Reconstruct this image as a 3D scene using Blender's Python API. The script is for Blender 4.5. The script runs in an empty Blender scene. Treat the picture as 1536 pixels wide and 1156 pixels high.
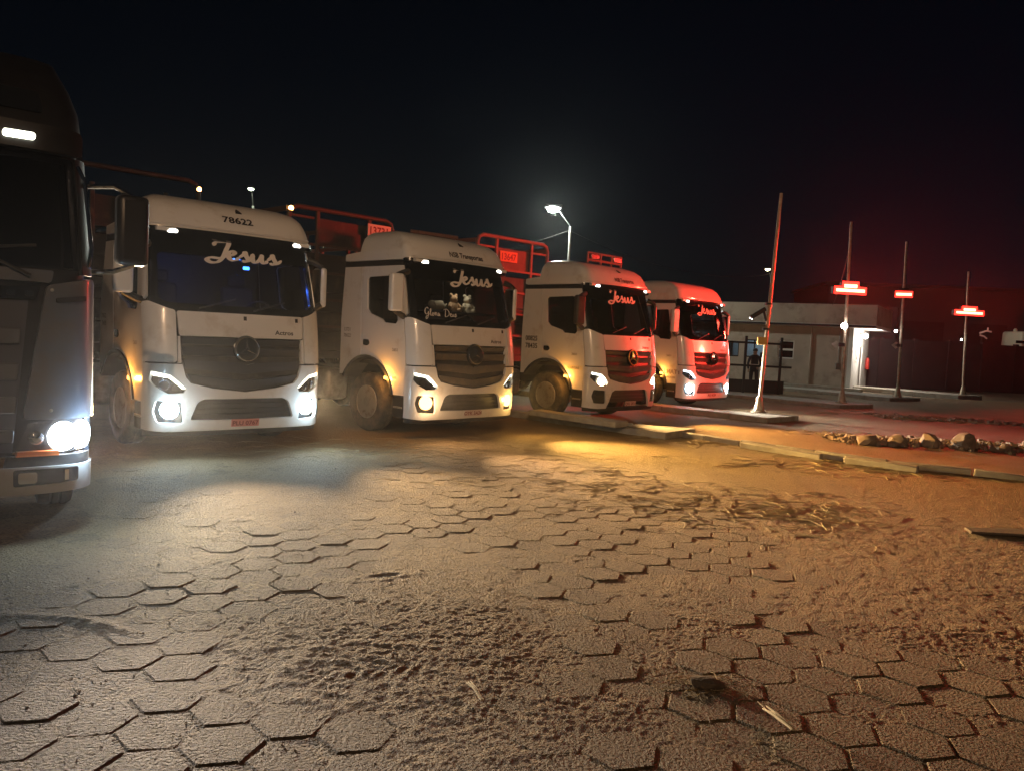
import bpy, bmesh, math, random
import numpy as np
from mathutils import Vector, Matrix, geometry

random.seed(4)
np.random.seed(4)
R = math.radians
scene = bpy.context.scene
COL = scene.collection

# ------------------------------------------------------------------ camera, sky, moon, exposure
cam_d = bpy.data.cameras.new('camera')
cam_d.sensor_width = 36.0
cam_d.lens = 36.0 * 1175.0 / 1536.0
cam_d.clip_start = 0.05
cam_d.clip_end = 600.0
cam = bpy.data.objects.new('camera', cam_d)
COL.objects.link(cam)
CAM_H, PITCH, ROLL = 1.838, 0.0649, 0.0507
cam.matrix_world = Matrix.Translation((0, 0, CAM_H)) @ Matrix.Rotation(math.pi / 2 - PITCH, 4, 'X') @ Matrix.Rotation(ROLL, 4, 'Z')
scene.camera = cam

world = bpy.data.worlds.new('World')
scene.world = world
world.use_nodes = True
wn = world.node_tree
wn.nodes.clear()
sky = wn.nodes.new('ShaderNodeTexSky')
sky.sky_type = 'NISHITA'
sky.sun_disc = False
sky.sun_elevation = R(28)
sky.sun_rotation = R(200)
tint = wn.nodes.new('ShaderNodeMixRGB')
tint.blend_type = 'MULTIPLY'
tint.inputs[0].default_value = 1.0
tint.inputs[2].default_value = (0.20, 0.62, 1.0, 1)
bgn = wn.nodes.new('ShaderNodeBackground')
bgn.inputs['Strength'].default_value = 0.00062
wout = wn.nodes.new('ShaderNodeOutputWorld')
wn.links.new(sky.outputs[0], tint.inputs[1])
wn.links.new(tint.outputs[0], bgn.inputs['Color'])
wn.links.new(bgn.outputs[0], wout.inputs['Surface'])

moon_d = bpy.data.lights.new('moon', 'SUN')
moon_d.energy = 0.004
moon_d.angle = R(0.5)
moon_d.color = (0.8, 0.88, 1.0)
moon = bpy.data.objects.new('moon', moon_d)
moon.rotation_euler = (R(62), 0, R(-20))
COL.objects.link(moon)

scene.view_settings.view_transform = 'Standard'
scene.view_settings.look = 'None'
scene.view_settings.exposure = 0.0
scene.view_settings.gamma = 1.0
scene.view_settings.use_curve_mapping = False
scene.render.engine = 'CYCLES'
scene.cycles.use_denoising = True
scene.cycles.max_bounces = 5
scene.cycles.diffuse_bounces = 3
scene.cycles.glossy_bounces = 3
scene.cycles.transparent_max_bounces = 10
scene.cycles.volume_bounces = 0
scene.cycles.caustics_reflective = False
scene.cycles.caustics_refractive = False
scene.cycles.sample_clamp_indirect = 4.0

# ------------------------------------------------------------------ helpers
def new_mat(name):
    m = bpy.data.materials.new(name)
    m.use_nodes = True
    nt = m.node_tree
    nt.nodes.clear()
    out = nt.nodes.new('ShaderNodeOutputMaterial')
    return m, nt, out

def rgba(c):
    return (c[0], c[1], c[2], 1.0)

def mat(name, col, rough=0.5, metal=0.0, var=0.0, col2=None, scale=6.0, bump=0.0, bscale=60.0, bdist=0.004, coat=0.0, spec=0.5, dirt=None, dscale=3.0, dlow=0.5, dhigh=0.75, emit=None, estr=0.0):
    m, nt, out = new_mat(name)
    N, L = nt.nodes, nt.links
    b = N.new('ShaderNodeBsdfPrincipled')
    L.new(b.outputs[0], out.inputs['Surface'])
    b.inputs['Roughness'].default_value = rough
    b.inputs['Metallic'].default_value = metal
    b.inputs['Specular IOR Level'].default_value = spec
    b.inputs['Coat Weight'].default_value = coat
    b.inputs['Coat Roughness'].default_value = 0.12
    b.inputs['Base Color'].default_value = rgba(col)
    if emit:
        b.inputs['Emission Color'].default_value = rgba(emit)
        b.inputs['Emission Strength'].default_value = estr
    geo = None
    if col2 or bump or dirt:
        geo = N.new('ShaderNodeNewGeometry')
    last = None
    if col2:
        n = N.new('ShaderNodeTexNoise')
        n.inputs['Scale'].default_value = scale
        n.inputs['Detail'].default_value = 6
        L.new(geo.outputs['Position'], n.inputs['Vector'])
        r = N.new('ShaderNodeValToRGB')
        r.color_ramp.elements[0].position = 0.35
        r.color_ramp.elements[0].color = rgba(col)
        r.color_ramp.elements[1].position = 0.68
        r.color_ramp.elements[1].color = rgba(col2)
        L.new(n.outputs['Fac'], r.inputs['Fac'])
        last = r.outputs['Color']
    if dirt:
        n = N.new('ShaderNodeTexNoise')
        n.inputs['Scale'].default_value = dscale
        n.inputs['Detail'].default_value = 8
        n.inputs['Roughness'].default_value = 0.65
        L.new(geo.outputs['Position'], n.inputs['Vector'])
        r = N.new('ShaderNodeMapRange')
        r.inputs['From Min'].default_value = dlow
        r.inputs['From Max'].default_value = dhigh
        L.new(n.outputs['Fac'], r.inputs['Value'])
        mx = N.new('ShaderNodeMixRGB')
        mx.inputs[1].default_value = rgba(col)
        mx.inputs[2].default_value = rgba(dirt)
        if last:
            L.new(last, mx.inputs[1])
        L.new(r.outputs[0], mx.inputs[0])
        last = mx.outputs[0]
        rr = N.new('ShaderNodeMapRange')
        rr.inputs['To Min'].default_value = rough
        rr.inputs['To Max'].default_value = min(1, rough + 0.3)
        L.new(r.outputs[0], rr.inputs['Value'])
        L.new(rr.outputs[0], b.inputs['Roughness'])
    if last:
        L.new(last, b.inputs['Base Color'])
    if bump:
        n = N.new('ShaderNodeTexNoise')
        n.inputs['Scale'].default_value = bscale
        n.inputs['Detail'].default_value = 5
        L.new(geo.outputs['Position'], n.inputs['Vector'])
        bp = N.new('ShaderNodeBump')
        bp.inputs['Strength'].default_value = bump
        bp.inputs['Distance'].default_value = bdist
        L.new(n.outputs['Fac'], bp.inputs['Height'])
        L.new(bp.outputs[0], b.inputs['Normal'])
    return m

def emis(name, col, strength, sample=True):
    m, nt, out = new_mat(name)
    e = nt.nodes.new('ShaderNodeEmission')
    e.inputs[0].default_value = rgba(col)
    e.inputs[1].default_value = strength
    nt.links.new(e.outputs[0], out.inputs['Surface'])
    if not sample:
        m.cycles.emission_sampling = 'NONE'
    return m

def glass_mat(name, tintc, rough=0.02, fac=0.0):
    m, nt, out = new_mat(name)
    N, L = nt.nodes, nt.links
    t = N.new('ShaderNodeBsdfTransparent')
    t.inputs[0].default_value = rgba(tintc)
    g = N.new('ShaderNodeBsdfGlossy')
    g.inputs['Color'].default_value = (0.9, 0.93, 1, 1)
    g.inputs['Roughness'].default_value = rough
    lw = N.new('ShaderNodeLayerWeight')
    lw.inputs['Blend'].default_value = 0.5
    pw = N.new('ShaderNodeMath')
    pw.operation = 'POWER'
    pw.inputs[1].default_value = 5.0
    f = N.new('ShaderNodeMath')
    f.operation = 'MULTIPLY_ADD'
    f.inputs[1].default_value = 0.96
    f.inputs[2].default_value = 0.04
    mx = N.new('ShaderNodeMixShader')
    L.new(lw.outputs['Facing'], pw.inputs[0])
    L.new(pw.outputs[0], f.inputs[0])
    L.new(f.outputs[0], mx.inputs[0])
    L.new(t.outputs[0], mx.inputs[1])
    L.new(g.outputs[0], mx.inputs[2])
    L.new(mx.outputs[0], out.inputs['Surface'])
    return m

class MB:
    def __init__(self):
        self.v, self.f = [], []
    def add(self, vs, fs):
        o = len(self.v)
        self.v += [tuple(v) for v in vs]
        self.f += [tuple(i + o for i in f) for f in fs]
        return self
    def box(self, c, s, rz=0.0, M=None, taper=1.0):
        hx, hy, hz = s[0] / 2, s[1] / 2, s[2] / 2
        pts = []
        for z in (-hz, hz):
            k = taper if z > 0 else 1.0
            for x, y in ((-hx, -hy), (hx, -hy), (hx, hy), (-hx, hy)):
                pts.append(Vector((x * k, y * k, z)))
        T = Matrix.Translation(c) @ Matrix.Rotation(rz, 4, 'Z')
        if M is not None:
            T = Matrix.Translation(c) @ M.to_4x4()
        return self.add([T @ p for p in pts], [(3, 2, 1, 0), (4, 5, 6, 7), (0, 1, 5, 4), (1, 2, 6, 5), (2, 3, 7, 6), (3, 0, 4, 7)])
    def tube(self, pts, r, n=8, cap=True):
        pts = [Vector(p) for p in pts]
        rs = r if isinstance(r, (list, tuple)) else [r] * len(pts)
        vs, fs = [], []
        ref = None
        for i, p in enumerate(pts):
            d = (pts[min(i + 1, len(pts) - 1)] - pts[max(i - 1, 0)]).normalized()
            if ref is None:
                ref = Vector((0, 0, 1)) if abs(d.z) < 0.9 else Vector((1, 0, 0))
            a = (ref - d * ref.dot(d)).normalized()
            ref = a
            b = d.cross(a)
            for k in range(n):
                t = 2 * math.pi * k / n
                vs.append(p + (a * math.cos(t) + b * math.sin(t)) * rs[i])
        for i in range(len(pts) - 1):
            for k in range(n):
                k2 = (k + 1) % n
                fs.append((i * n + k, i * n + k2, (i + 1) * n + k2, (i + 1) * n + k))
        if cap:
            fs.append(tuple(range(n - 1, -1, -1)))
            fs.append(tuple((len(pts) - 1) * n + k for k in range(n)))
        return self.add(vs, fs)
    def lathe(self, prof, n=24, axis='Z', c=(0, 0, 0), M=None):
        vs, fs = [], []
        for (r, h) in prof:
            for k in range(n):
                t = 2 * math.pi * k / n
                p = (r * math.cos(t), r * math.sin(t), h)
                if axis == 'X':
                    p = (h, r * math.cos(t), r * math.sin(t))
                elif axis == 'Y':
                    p = (r * math.sin(t), h, r * math.cos(t))
                p = Vector(p)
                if M is not None:
                    p = M @ p
                vs.append(p + Vector(c))
        m = len(prof)
        for i in range(m - 1):
            for k in range(n):
                k2 = (k + 1) % n
                fs.append((i * n + k, i * n + k2, (i + 1) * n + k2, (i + 1) * n + k))
        if prof[0][0] > 1e-6:
            fs.append(tuple(range(n - 1, -1, -1)))
        if prof[-1][0] > 1e-6:
            fs.append(tuple((m - 1) * n + k for k in range(n)))
        return self.add(vs, fs)
    def prism(self, poly, z0, z1, inset=0.0):
        n = len(poly)
        cx = sum(p[0] for p in poly) / n
        cy = sum(p[1] for p in poly) / n
        vs = [(p[0], p[1], z0) for p in poly]
        vs += [(cx + (p[0] - cx) * (1 - inset), cy + (p[1] - cy) * (1 - inset), z1) for p in poly]
        fs = [tuple(range(n - 1, -1, -1)), tuple(range(n, 2 * n))]
        fs += [(i, (i + 1) % n, n + (i + 1) % n, n + i) for i in range(n)]
        return self.add(vs, fs)
    def mesh(self, name, smooth=35.0):
        me = bpy.data.meshes.new(name)
        me.from_pydata(self.v, [], self.f)
        bm = bmesh.new()
        bm.from_mesh(me)
        bmesh.ops.recalc_face_normals(bm, faces=bm.faces)
        bm.to_mesh(me)
        bm.free()
        if smooth:
            me.shade_smooth()
            me.set_sharp_from_angle(angle=R(smooth))
        return me

CACHE = {}
def link_mesh(name, me, material, parent=None, bevel=0.0, seg=2):
    o = bpy.data.objects.new(name, me)
    COL.objects.link(o)
    if parent is not None:
        o.parent = parent
    if material is not None:
        if len(me.materials) == 0:
            me.materials.append(None)
        o.material_slots[0].link = 'OBJECT'
        o.material_slots[0].material = material
    if bevel:
        b = o.modifiers.new('edge', 'BEVEL')
        b.width = bevel
        b.segments = seg
        b.limit_method = 'ANGLE'
        b.angle_limit = R(40)
        b.harden_normals = False
    return o

def part(name, build, material, parent=None, key=None, bevel=0.0, smooth=35.0, seg=2):
    """one mesh object; build is an MB or a function returning one; key shares mesh data"""
    if key and key in CACHE:
        me = CACHE[key]
    else:
        mb = build() if callable(build) else build
        me = mb.mesh(name, smooth)
        if key:
            CACHE[key] = me
    return link_mesh(name, me, material, parent, bevel, seg)

def tag(o, label=None, cat=None, group=None, kind=None):
    if label: o['label'] = label
    if cat: o['category'] = cat
    if group: o['group'] = group
    if kind: o['kind'] = kind
    return o

def thing(name, label, cat, loc=(0, 0, 0), rz=0.0, group=None):
    o = bpy.data.objects.new(name, None)
    o.empty_display_size = 0.2
    o.location = loc
    o.rotation_euler = (0, 0, rz)
    COL.objects.link(o)
    return tag(o, label, cat, group)

def spot(parent, loc, target, power, col, size=80, blend=0.6, rad=0.05, name='lamp_light'):
    l = bpy.data.lights.new(name, 'SPOT')
    l.energy = power
    l.color = col
    l.spot_size = R(size)
    l.spot_blend = blend
    l.shadow_soft_size = rad
    o = bpy.data.objects.new(name, l)
    COL.objects.link(o)
    o.location = loc
    o.rotation_euler = (Vector(target) - Vector(loc)).to_track_quat('-Z', 'Y').to_euler()
    o.parent = parent
    return o

def point(parent, loc, power, col, rad=0.05, name='lamp_light'):
    l = bpy.data.lights.new(name, 'POINT')
    l.energy = power
    l.color = col
    l.shadow_soft_size = rad
    o = bpy.data.objects.new(name, l)
    COL.objects.link(o)
    o.location = loc
    o.parent = parent
    return o

def vnoise(x, y, seed=0):
    xi = np.floor(x).astype(np.int64); yi = np.floor(y).astype(np.int64)
    fx = x - xi; fy = y - yi
    fx = fx * fx * (3 - 2 * fx); fy = fy * fy * (3 - 2 * fy)
    def h(a, b):
        n = (a * 374761393 + b * 668265263 + seed * 1442695041) & 0xffffffff
        n = ((n ^ (n >> 13)) * 1274126177) & 0xffffffff
        return ((n ^ (n >> 16)) & 0xffff) / 65535.0
    a = h(xi, yi); b = h(xi + 1, yi); c = h(xi, yi + 1); d = h(xi + 1, yi + 1)
    return (a * (1 - fx) + b * fx) * (1 - fy) + (c * (1 - fx) + d * fx) * fy

def fbm(x, y, oct=4, seed=0, gain=0.5):
    s = 0; a = 1.0; t = 0
    for i in range(oct):
        s = s + a * vnoise(x * 2 ** i + 17.3 * i, y * 2 ** i - 9.1 * i, seed + i)
        t += a; a *= gain
    return s / t

# ------------------------------------------------------------------ materials
M = {}
M['paint'] = mat('white_paint', (0.76, 0.74, 0.71), 0.30, coat=0.5, dirt=(0.38, 0.29, 0.20), dscale=2.6, dlow=0.55, dhigh=0.95)
M['black_plastic'] = mat('black_plastic', (0.018, 0.018, 0.02), 0.42, dirt=(0.07, 0.06, 0.05), dscale=4)
M['gloss_black'] = mat('gloss_black', (0.008, 0.009, 0.012), 0.14)
M['dark'] = mat('dark_interior', (0.02, 0.019, 0.019), 0.8)
M['cloth'] = mat('seat_cloth', (0.05, 0.045, 0.045), 0.95, bump=0.3, bscale=200)
M['silver'] = mat('grille_silver', (0.06, 0.056, 0.064), 0.34, metal=0.4, dirt=(0.12, 0.1, 0.08), dscale=5)
M['chrome'] = mat('chrome', (0.75, 0.75, 0.76), 0.12, metal=1.0)
M['darkchrome'] = mat('dark_chrome', (0.32, 0.33, 0.36), 0.2, metal=1.0)
M['gold'] = mat('gold_emblem', (0.98, 0.74, 0.20), 0.38, metal=1.0)
M['reflector'] = mat('lamp_reflector', (0.55, 0.56, 0.58), 0.18, metal=0.9)
M['rubber'] = mat('tyre_rubber', (0.025, 0.024, 0.023), 0.85, dirt=(0.14, 0.11, 0.08), dscale=6, dlow=0.4, dhigh=0.8)
M['rim'] = mat('rim_steel', (0.42, 0.40, 0.37), 0.5, metal=0.3, dirt=(0.2, 0.15, 0.1), dscale=8)
M['steel'] = mat('galvanised_steel', (0.38, 0.37, 0.35), 0.45, metal=0.6, col2=(0.27, 0.26, 0.24), scale=12)
M['frame_red'] = mat('rail_red_brown', (0.22, 0.10, 0.08), 0.6, col2=(0.22, 0.1, 0.08), scale=9)
M['board_dark'] = mat('dark_board', (0.05, 0.045, 0.045), 0.75, col2=(0.08, 0.065, 0.06), scale=7)
M['board_brown'] = mat('brown_panel', (0.20, 0.09, 0.07), 0.7, col2=(0.14, 0.07, 0.06), scale=5)
M['sign_plate'] = mat('pale_plate', (0.72, 0.55, 0.50), 0.6)
M['sign_orange'] = mat('orange_plate', (0.75, 0.22, 0.10), 0.6)
M['ink_dark'] = mat('dark_lettering', (0.02, 0.017, 0.02), 0.5)
M['ink_red'] = mat('dark_red_lettering', (0.22, 0.02, 0.02), 0.5)
M['ink_white'] = mat('white_lettering', (0.80, 0.74, 0.68), 0.6)
M['ink_grey'] = mat('faded_grey_lettering', (0.28, 0.24, 0.22), 0.6)
M['plate'] = mat('licence_plate_paint', (0.62, 0.50, 0.48), 0.5)
M['plate_red'] = mat('licence_plate_red', (0.62, 0.22, 0.19), 0.5)
M['sticker'] = mat('cream_sticker', (0.74, 0.66, 0.48), 0.5)
M['plush'] = mat('cream_plush', (0.72, 0.62, 0.42), 0.95, bump=0.5, bscale=90)
M['plush2'] = mat('tan_plush', (0.62, 0.40, 0.22), 0.95, bump=0.5, bscale=90)
M['curtain'] = mat('cab_curtain', (0.24, 0.15, 0.13), 0.9)
M['glass'] = glass_mat('windscreen_glass', (0.62, 0.65, 0.70))
M['sideglass'] = glass_mat('side_glass', (0.40, 0.42, 0.45))
M['lens'] = glass_mat('clear_lens', (0.85, 0.87, 0.9))
M['t1paint'] = mat('grey_cab_paint', (0.10, 0.115, 0.15), 0.35, coat=0.3, dirt=(0.12, 0.105, 0.09), dscale=2.5)
M['t1rib'] = mat('grey_rib', (0.11, 0.11, 0.12), 0.4, coat=0.2)
M['t1dark'] = mat('dark_maroon_paint', (0.008, 0.007, 0.008), 0.4)
M['amber_lens'] = mat('amber_reflector', (0.8, 0.2, 0.05), 0.3)
M['e_fog_cool'] = emis('fog_cool', (0.62, 0.86, 1.0), 40)
M['e_fog_warm'] = emis('fog_warm', (1.0, 0.56, 0.20), 4.5)
M['e_head_warm'] = emis('head_warm', (1.0, 0.78, 0.45), 26)
M['e_head_cool'] = emis('head_cool', (0.9, 0.96, 1.0), 60)
M['e_drl'] = emis('daylight_strip', (1.0, 0.93, 0.70), 6, False)
M['e_drl_cool'] = emis('daylight_strip_cool', (0.9, 0.97, 1.0), 7, False)
M['e_marker'] = emis('roof_marker', (1.0, 0.93, 0.80), 8)
M['e_amber'] = emis('amber_marker', (1.0, 0.42, 0.08), 7)
M['e_blue'] = emis('blue_led', (0.05, 0.22, 1.0), 14)
M['e_red'] = emis('red_led', (1.0, 0.020, 0.012), 6)
M['e_red_core'] = emis('red_led_core', (1.0, 0.20, 0.10), 12)
M['e_street'] = emis('street_led', (0.92, 1.0, 0.90), 160)
M['e_street_far'] = emis('street_far', (0.85, 1.0, 0.72), 14)
M['e_street_yel'] = emis('street_far_yellow', (1.0, 0.92, 0.50), 14)
M['e_white'] = emis('white_globe', (1.0, 0.93, 0.92), 40)
M['e_sodium'] = emis('sodium_lamp', (1.0, 0.68, 0.36), 60)
M['e_window'] = emis('lit_window', (0.62, 0.86, 1.0), 0.5)
M['concrete'] = mat('kerb_concrete', (0.40, 0.37, 0.31), 0.9, col2=(0.30, 0.27, 0.22), scale=5, bump=0.6, bscale=40, bdist=0.01)
M['stone'] = mat('rock', (0.36, 0.29, 0.21), 0.9, col2=(0.24, 0.19, 0.14), scale=7, bump=0.6, bscale=30, bdist=0.015)
M['wall'] = mat('wall_plaster', (0.50, 0.42, 0.34), 0.85, col2=(0.42, 0.35, 0.28), scale=1.3, bump=0.3, bscale=30, dirt=(0.17, 0.12, 0.09), dscale=.9, dlow=.52, dhigh=.8)
M['wall_white'] = mat('white_plaster', (0.74, 0.72, 0.68), 0.8, bump=0.1)
M['fascia'] = mat('fascia_plaster', (0.45, 0.37, 0.29), 0.85, col2=(0.38, 0.30, 0.24), scale=1.1, dirt=(0.15, 0.105, 0.08), dscale=1.2, dlow=.52, dhigh=.8)
M['dark_wall'] = mat('dark_boundary', (0.035, 0.022, 0.023), 0.8, col2=(0.025, 0.016, 0.018), scale=1.5)
M['far_wall'] = mat('far_dark_cladding', (0.05, 0.045, 0.045), 0.8)
M['pole'] = mat('pole_paint', (0.50, 0.42, 0.30), 0.5, metal=0.2, col2=(0.34, 0.26, 0.18), scale=8)
M['black_metal'] = mat('black_metal', (0.012, 0.011, 0.012), 0.6)
M['red_paint'] = mat('red_paint', (0.55, 0.04, 0.03), 0.35)
M['straw'] = mat('dry_straw', (0.42, 0.33, 0.18), 0.8)
M['stick'] = mat('dry_wood', (0.66, 0.54, 0.34), 0.8, bump=0.4, bscale=120)
M['clod'] = mat('dark_soil', (0.10, 0.075, 0.05), 0.95, bump=0.8, bscale=60, bdist=0.01)
M['van'] = mat('cream_van_paint', (0.78, 0.72, 0.55), 0.4)

def grit_material(name, c1, c2, c3, fine, strength):
    m, nt, out = new_mat(name)
    N, L = nt.nodes, nt.links
    b = N.new('ShaderNodeBsdfPrincipled')
    b.inputs['Roughness'].default_value = 0.78
    b.inputs['Specular IOR Level'].default_value = 0.45
    L.new(b.outputs[0], out.inputs['Surface'])
    g = N.new('ShaderNodeNewGeometry')
    def noise(sc, det, ro=0.55):
        n = N.new('ShaderNodeTexNoise')
        n.inputs['Scale'].default_value = sc
        n.inputs['Detail'].default_value = det
        n.inputs['Roughness'].default_value = ro
        L.new(g.outputs['Position'], n.inputs['Vector'])
        return n
    n1 = noise(1.1, 5)
    r1 = N.new('ShaderNodeValToRGB')
    r1.color_ramp.elements[0].position = 0.36; r1.color_ramp.elements[0].color = rgba(c1)
    r1.color_ramp.elements[1].position = 0.66; r1.color_ramp.elements[1].color = rgba(c2)
    L.new(n1.outputs['Fac'], r1.inputs['Fac'])
    n2 = noise(38, 4)
    r2 = N.new('ShaderNodeMapRange')
    r2.inputs['From Min'].default_value = 0.45; r2.inputs['From Max'].default_value = 0.75
    L.new(n2.outputs['Fac'], r2.inputs['Value'])
    mx = N.new('ShaderNodeMixRGB')
    mx.inputs[2].default_value = rgba(c3)
    L.new(r2.outputs[0], mx.inputs[0]); L.new(r1.outputs['Color'], mx.inputs[1])
    L.new(mx.outputs[0], b.inputs['Base Color'])
    n3 = noise(fine, 3, 0.5)
    n4 = noise(fine * 3.1, 2, 0.5)
    ad = N.new('ShaderNodeMath'); ad.operation = 'MULTIPLY_ADD'
    ad.inputs[1].default_value = 0.35
    L.new(n4.outputs['Fac'], ad.inputs[0]); L.new(n3.outputs['Fac'], ad.inputs[2])
    bp = N.new('ShaderNodeBump')
    bp.inputs['Strength'].default_value = strength
    bp.inputs['Distance'].default_value = 0.11
    L.new(ad.outputs[0], bp.inputs['Height'])
    L.new(bp.outputs[0], b.inputs['Normal'])
    return m

M['sand'] = grit_material('dusty_sand', (0.35, 0.24, 0.115), (0.41, 0.285, 0.14), (0.18, 0.125, 0.068), 60, 1.0)
M['paver'] = grit_material('worn_paver', (0.28, 0.195, 0.10), (0.34, 0.24, 0.125), (0.14, 0.10, 0.055), 60, 1.0)
M['dirt'] = grit_material('packed_dirt', (0.26, 0.19, 0.125), (0.33, 0.24, 0.15), (0.16, 0.115, 0.075), 18, 0.8)

# ------------------------------------------------------------------ ground, pavers, sand
g = MB()
g.add([(-220, -60, -0.06), (220, -60, -0.06), (220, 420, -0.06), (-220, 420, -0.06)], [(0, 1, 2, 3)])
tag(part('ground', g, M['dirt'], smooth=None), kind='structure')

KERB = [(3.3, 15.5), (4.3, 14.45), (5.3, 13.45), (6.2, 12.75), (7.3, 12.25), (8.6, 11.7), (10.5, 10.9), (13, 10)]
def kerb_side(x, y):
    """positive on the lane side of the kerb line"""
    kx = np.array([p[0] for p in KERB]); ky = np.array([p[1] for p in KERB])
    yy = np.interp(x, kx, ky, left=40, right=9.5)
    return y - yy

def cover(x, y):
    c = fbm(x * 0.55 + 3.1, y * 0.42 + 1.7, 4, 11)
    c = c + 0.20 * np.exp(-((x + 0.6) ** 2 / 2.2 + (y - 4.6) ** 2 / 2.0))
    c = c - 0.16 * np.exp(-((x - 2.2) ** 2 / 2.4 + (y - 4.9) ** 2 / 4.0))
    c = c - 0.16 * np.exp(-((x + 2.3) ** 2 / 0.5 + (y - 3.4) ** 2 / 0.5))
    c = c + 0.22 * np.clip((y - 7.2) / 2.5, 0, 1) * np.clip((x - 0.5) / 2.0, 0, 1)
    c = c + 0.3 * np.clip((y - 11.5) / 2.0, 0, 1)
    return np.clip((c - 0.455) / 0.22, 0, 1)

def sand_height(x, y):
    c = cover(x, y)
    z = -0.0058 + 0.0100 * c
    z = z + (fbm(x * 9, y * 9, 3, 5) - 0.5) * (0.005 + 0.003 * c)
    cr = fbm(x * 40, y * 36, 3, 9, 0.6)
    z = z + (cr - 0.5) * (0.007 + 0.003 * c)
    # scuffed, heaped sand in the middle foreground, tyre ridges and a curved drift
    sc = np.exp(-((x + 1.0) ** 2 / 0.9 + (y - 4.2) ** 2 / 0.35))
    z = z + sc * (np.abs(fbm(x * 6 + y * 2, y * 11, 3, 21) - 0.5) * 0.022 - 0.001)
    tx = (x + 0.95) * 0.93 + (y - 4.0) * 0.37; ty = -(x + 0.95) * 0.37 + (y - 4.0) * 0.93
    tread = np.exp(-((tx - 0.35) / 0.33) ** 4 - (ty / 0.10) ** 4)
    z = z + tread * 0.007 * (np.abs(((tx * 11 + np.abs(ty) * 9) % 1) - 0.5) * 2 - 0.45)
    arc = np.abs(np.sqrt((x + 2.75) ** 2 + ((y - 3.5) * 1.0) ** 2) - 1.12)
    am = np.exp(-(arc / 0.05) ** 2) * (y > 4.2) * np.clip((x + 3.6) / 0.4, 0, 1) * np.clip((-1.9 - x) / 0.3, 0, 1)
    z = z + am * 0.014 * (0.5 + fbm(x * 9, y * 9, 2, 55))
    for (fx, fy, a) in ((-0.9, 5.7, 0.6), (0.75, 6.4, 0.3)):
        u = (x - fx) * math.cos(a) + (y - fy) * math.sin(a); v = -(x - fx) * math.sin(a) + (y - fy) * math.cos(a)
        d = np.sqrt((u / 0.15) ** 2 + (v / 0.055) ** 2)
        d = d * (0.75 + 0.5 * fbm(x * 14, y * 14, 2, 77))
        z = z - 0.006 * np.exp(-d ** 2) + 0.005 * np.exp(-((d - 1.3) / 0.4) ** 2)
    lane = np.clip(kerb_side(x, y) / 0.5, 0, 1)
    z = z + lane * (0.012 + 0.05 * (fbm(x * 1.3, y * 1.3, 4, 31) - 0.42))
    return z

def sand_patch(x0, x1, y0, y1, dx, dy):
    nx = int(round((x1 - x0) / dx)) + 1; ny = int(round((y1 - y0) / dy)) + 1
    X, Y = np.meshgrid(np.linspace(x0, x1, nx), np.linspace(y0, y1, ny))
    Z = sand_height(X, Y)
    V = np.stack([X.ravel(), Y.ravel(), Z.ravel()], 1)
    i = np.arange(ny - 1)[:, None] * nx + np.arange(nx - 1)[None, :]
    F = np.stack([i, i + 1, i + nx + 1, i + nx], -1).reshape(-1, 4)
    return V, F

Vs, Fs, off = [], [], 0
for a in ((-3.6, 3.6, 2.4, 5.2, 0.011, 0.0105), (-5.2, 5.2, 5.2, 8.2, 0.022, 0.024), (-9.5, 14.0, 8.2, 15.5, 0.05, 0.05), (-12, 26, 15.5, 34, 0.16, 0.16),
          (-9.5, -3.6, 0.5, 5.2, 0.06, 0.06), (3.6, 14, 0.5, 5.2, 0.06, 0.06), (-3.6, 3.6, 0.5, 2.4, 0.05, 0.05), (-9.5, -5.2, 5.2, 8.2, 0.06, 0.06), (5.2, 14, 5.2, 8.2, 0.06, 0.06), (-12, 14, -9, 0.5, 0.15, 0.15)):
    V, F = sand_patch(*a)
    Vs.append(V); Fs.append(F + off); off += len(V)
V = np.concatenate(Vs); F = np.concatenate(Fs)
me = bpy.data.meshes.new('sand')
me.vertices.add(len(V)); me.vertices.foreach_set('co', V.astype(np.float32).ravel())
me.loops.add(F.size); me.loops.foreach_set('vertex_index', F.astype(np.int32).ravel())
me.polygons.add(len(F)); me.polygons.foreach_set('loop_start', np.arange(0, F.size, 4, dtype=np.int32))
me.update(calc_edges=True)
me.shade_smooth()
tag(link_mesh('sand', me, M['sand']), kind='stuff')

# hexagonal concrete pavers
pav_root = bpy.data.objects.new('paving', None)
COL.objects.link(pav_root)
tag(pav_root, kind='structure')
SIDE = 0.192
HW, HH = SIDE * 1.5, SIDE * math.sqrt(3)
PANG = R(15)
def paver_shape(seed):
    rn = random.Random(seed)
    pts = []
    for k in range(6):
        a = math.pi / 3 * k
        r = SIDE - 0.005 - rn.random() * 0.006
        pts.append((r * math.cos(a), r * math.sin(a)))
    mb = MB()
    n = 6
    vs = [(p[0], p[1], -0.06) for p in pts] + [(p[0], p[1], -0.007) for p in pts] + [(p[0] * 0.955, p[1] * 0.955, 0.0) for p in pts]
    fs = []
    for lv in (0, 6):
        for i in range(n):
            fs.append((lv + i, lv + (i + 1) % n, lv + n + (i + 1) % n, lv + n + i))
    fs.append(tuple(range(12, 18)))
    return mb.add(vs, fs)
pav_meshes = [paver_shape(s).mesh('paver', 25) for s in range(9)]
cells = []
ca, sa = math.cos(PANG), math.sin(PANG)
for i in range(-48, 49):
    for j in range(-20, 80):
        u = i * HW; v = j * HH + (HH / 2 if i % 2 else 0)
        x = u * ca - v * sa; y = u * sa + v * ca
        if y < 1.2 or y > 14.5 or abs(x) > 1.6 + y * 0.72:
            continue
        if kerb_side(np.array([x]), np.array([y]))[0] > -0.25:
            continue
        cells.append((x, y))
cells.sort(key=lambda c: c[0] ** 2 + c[1] ** 2)
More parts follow.
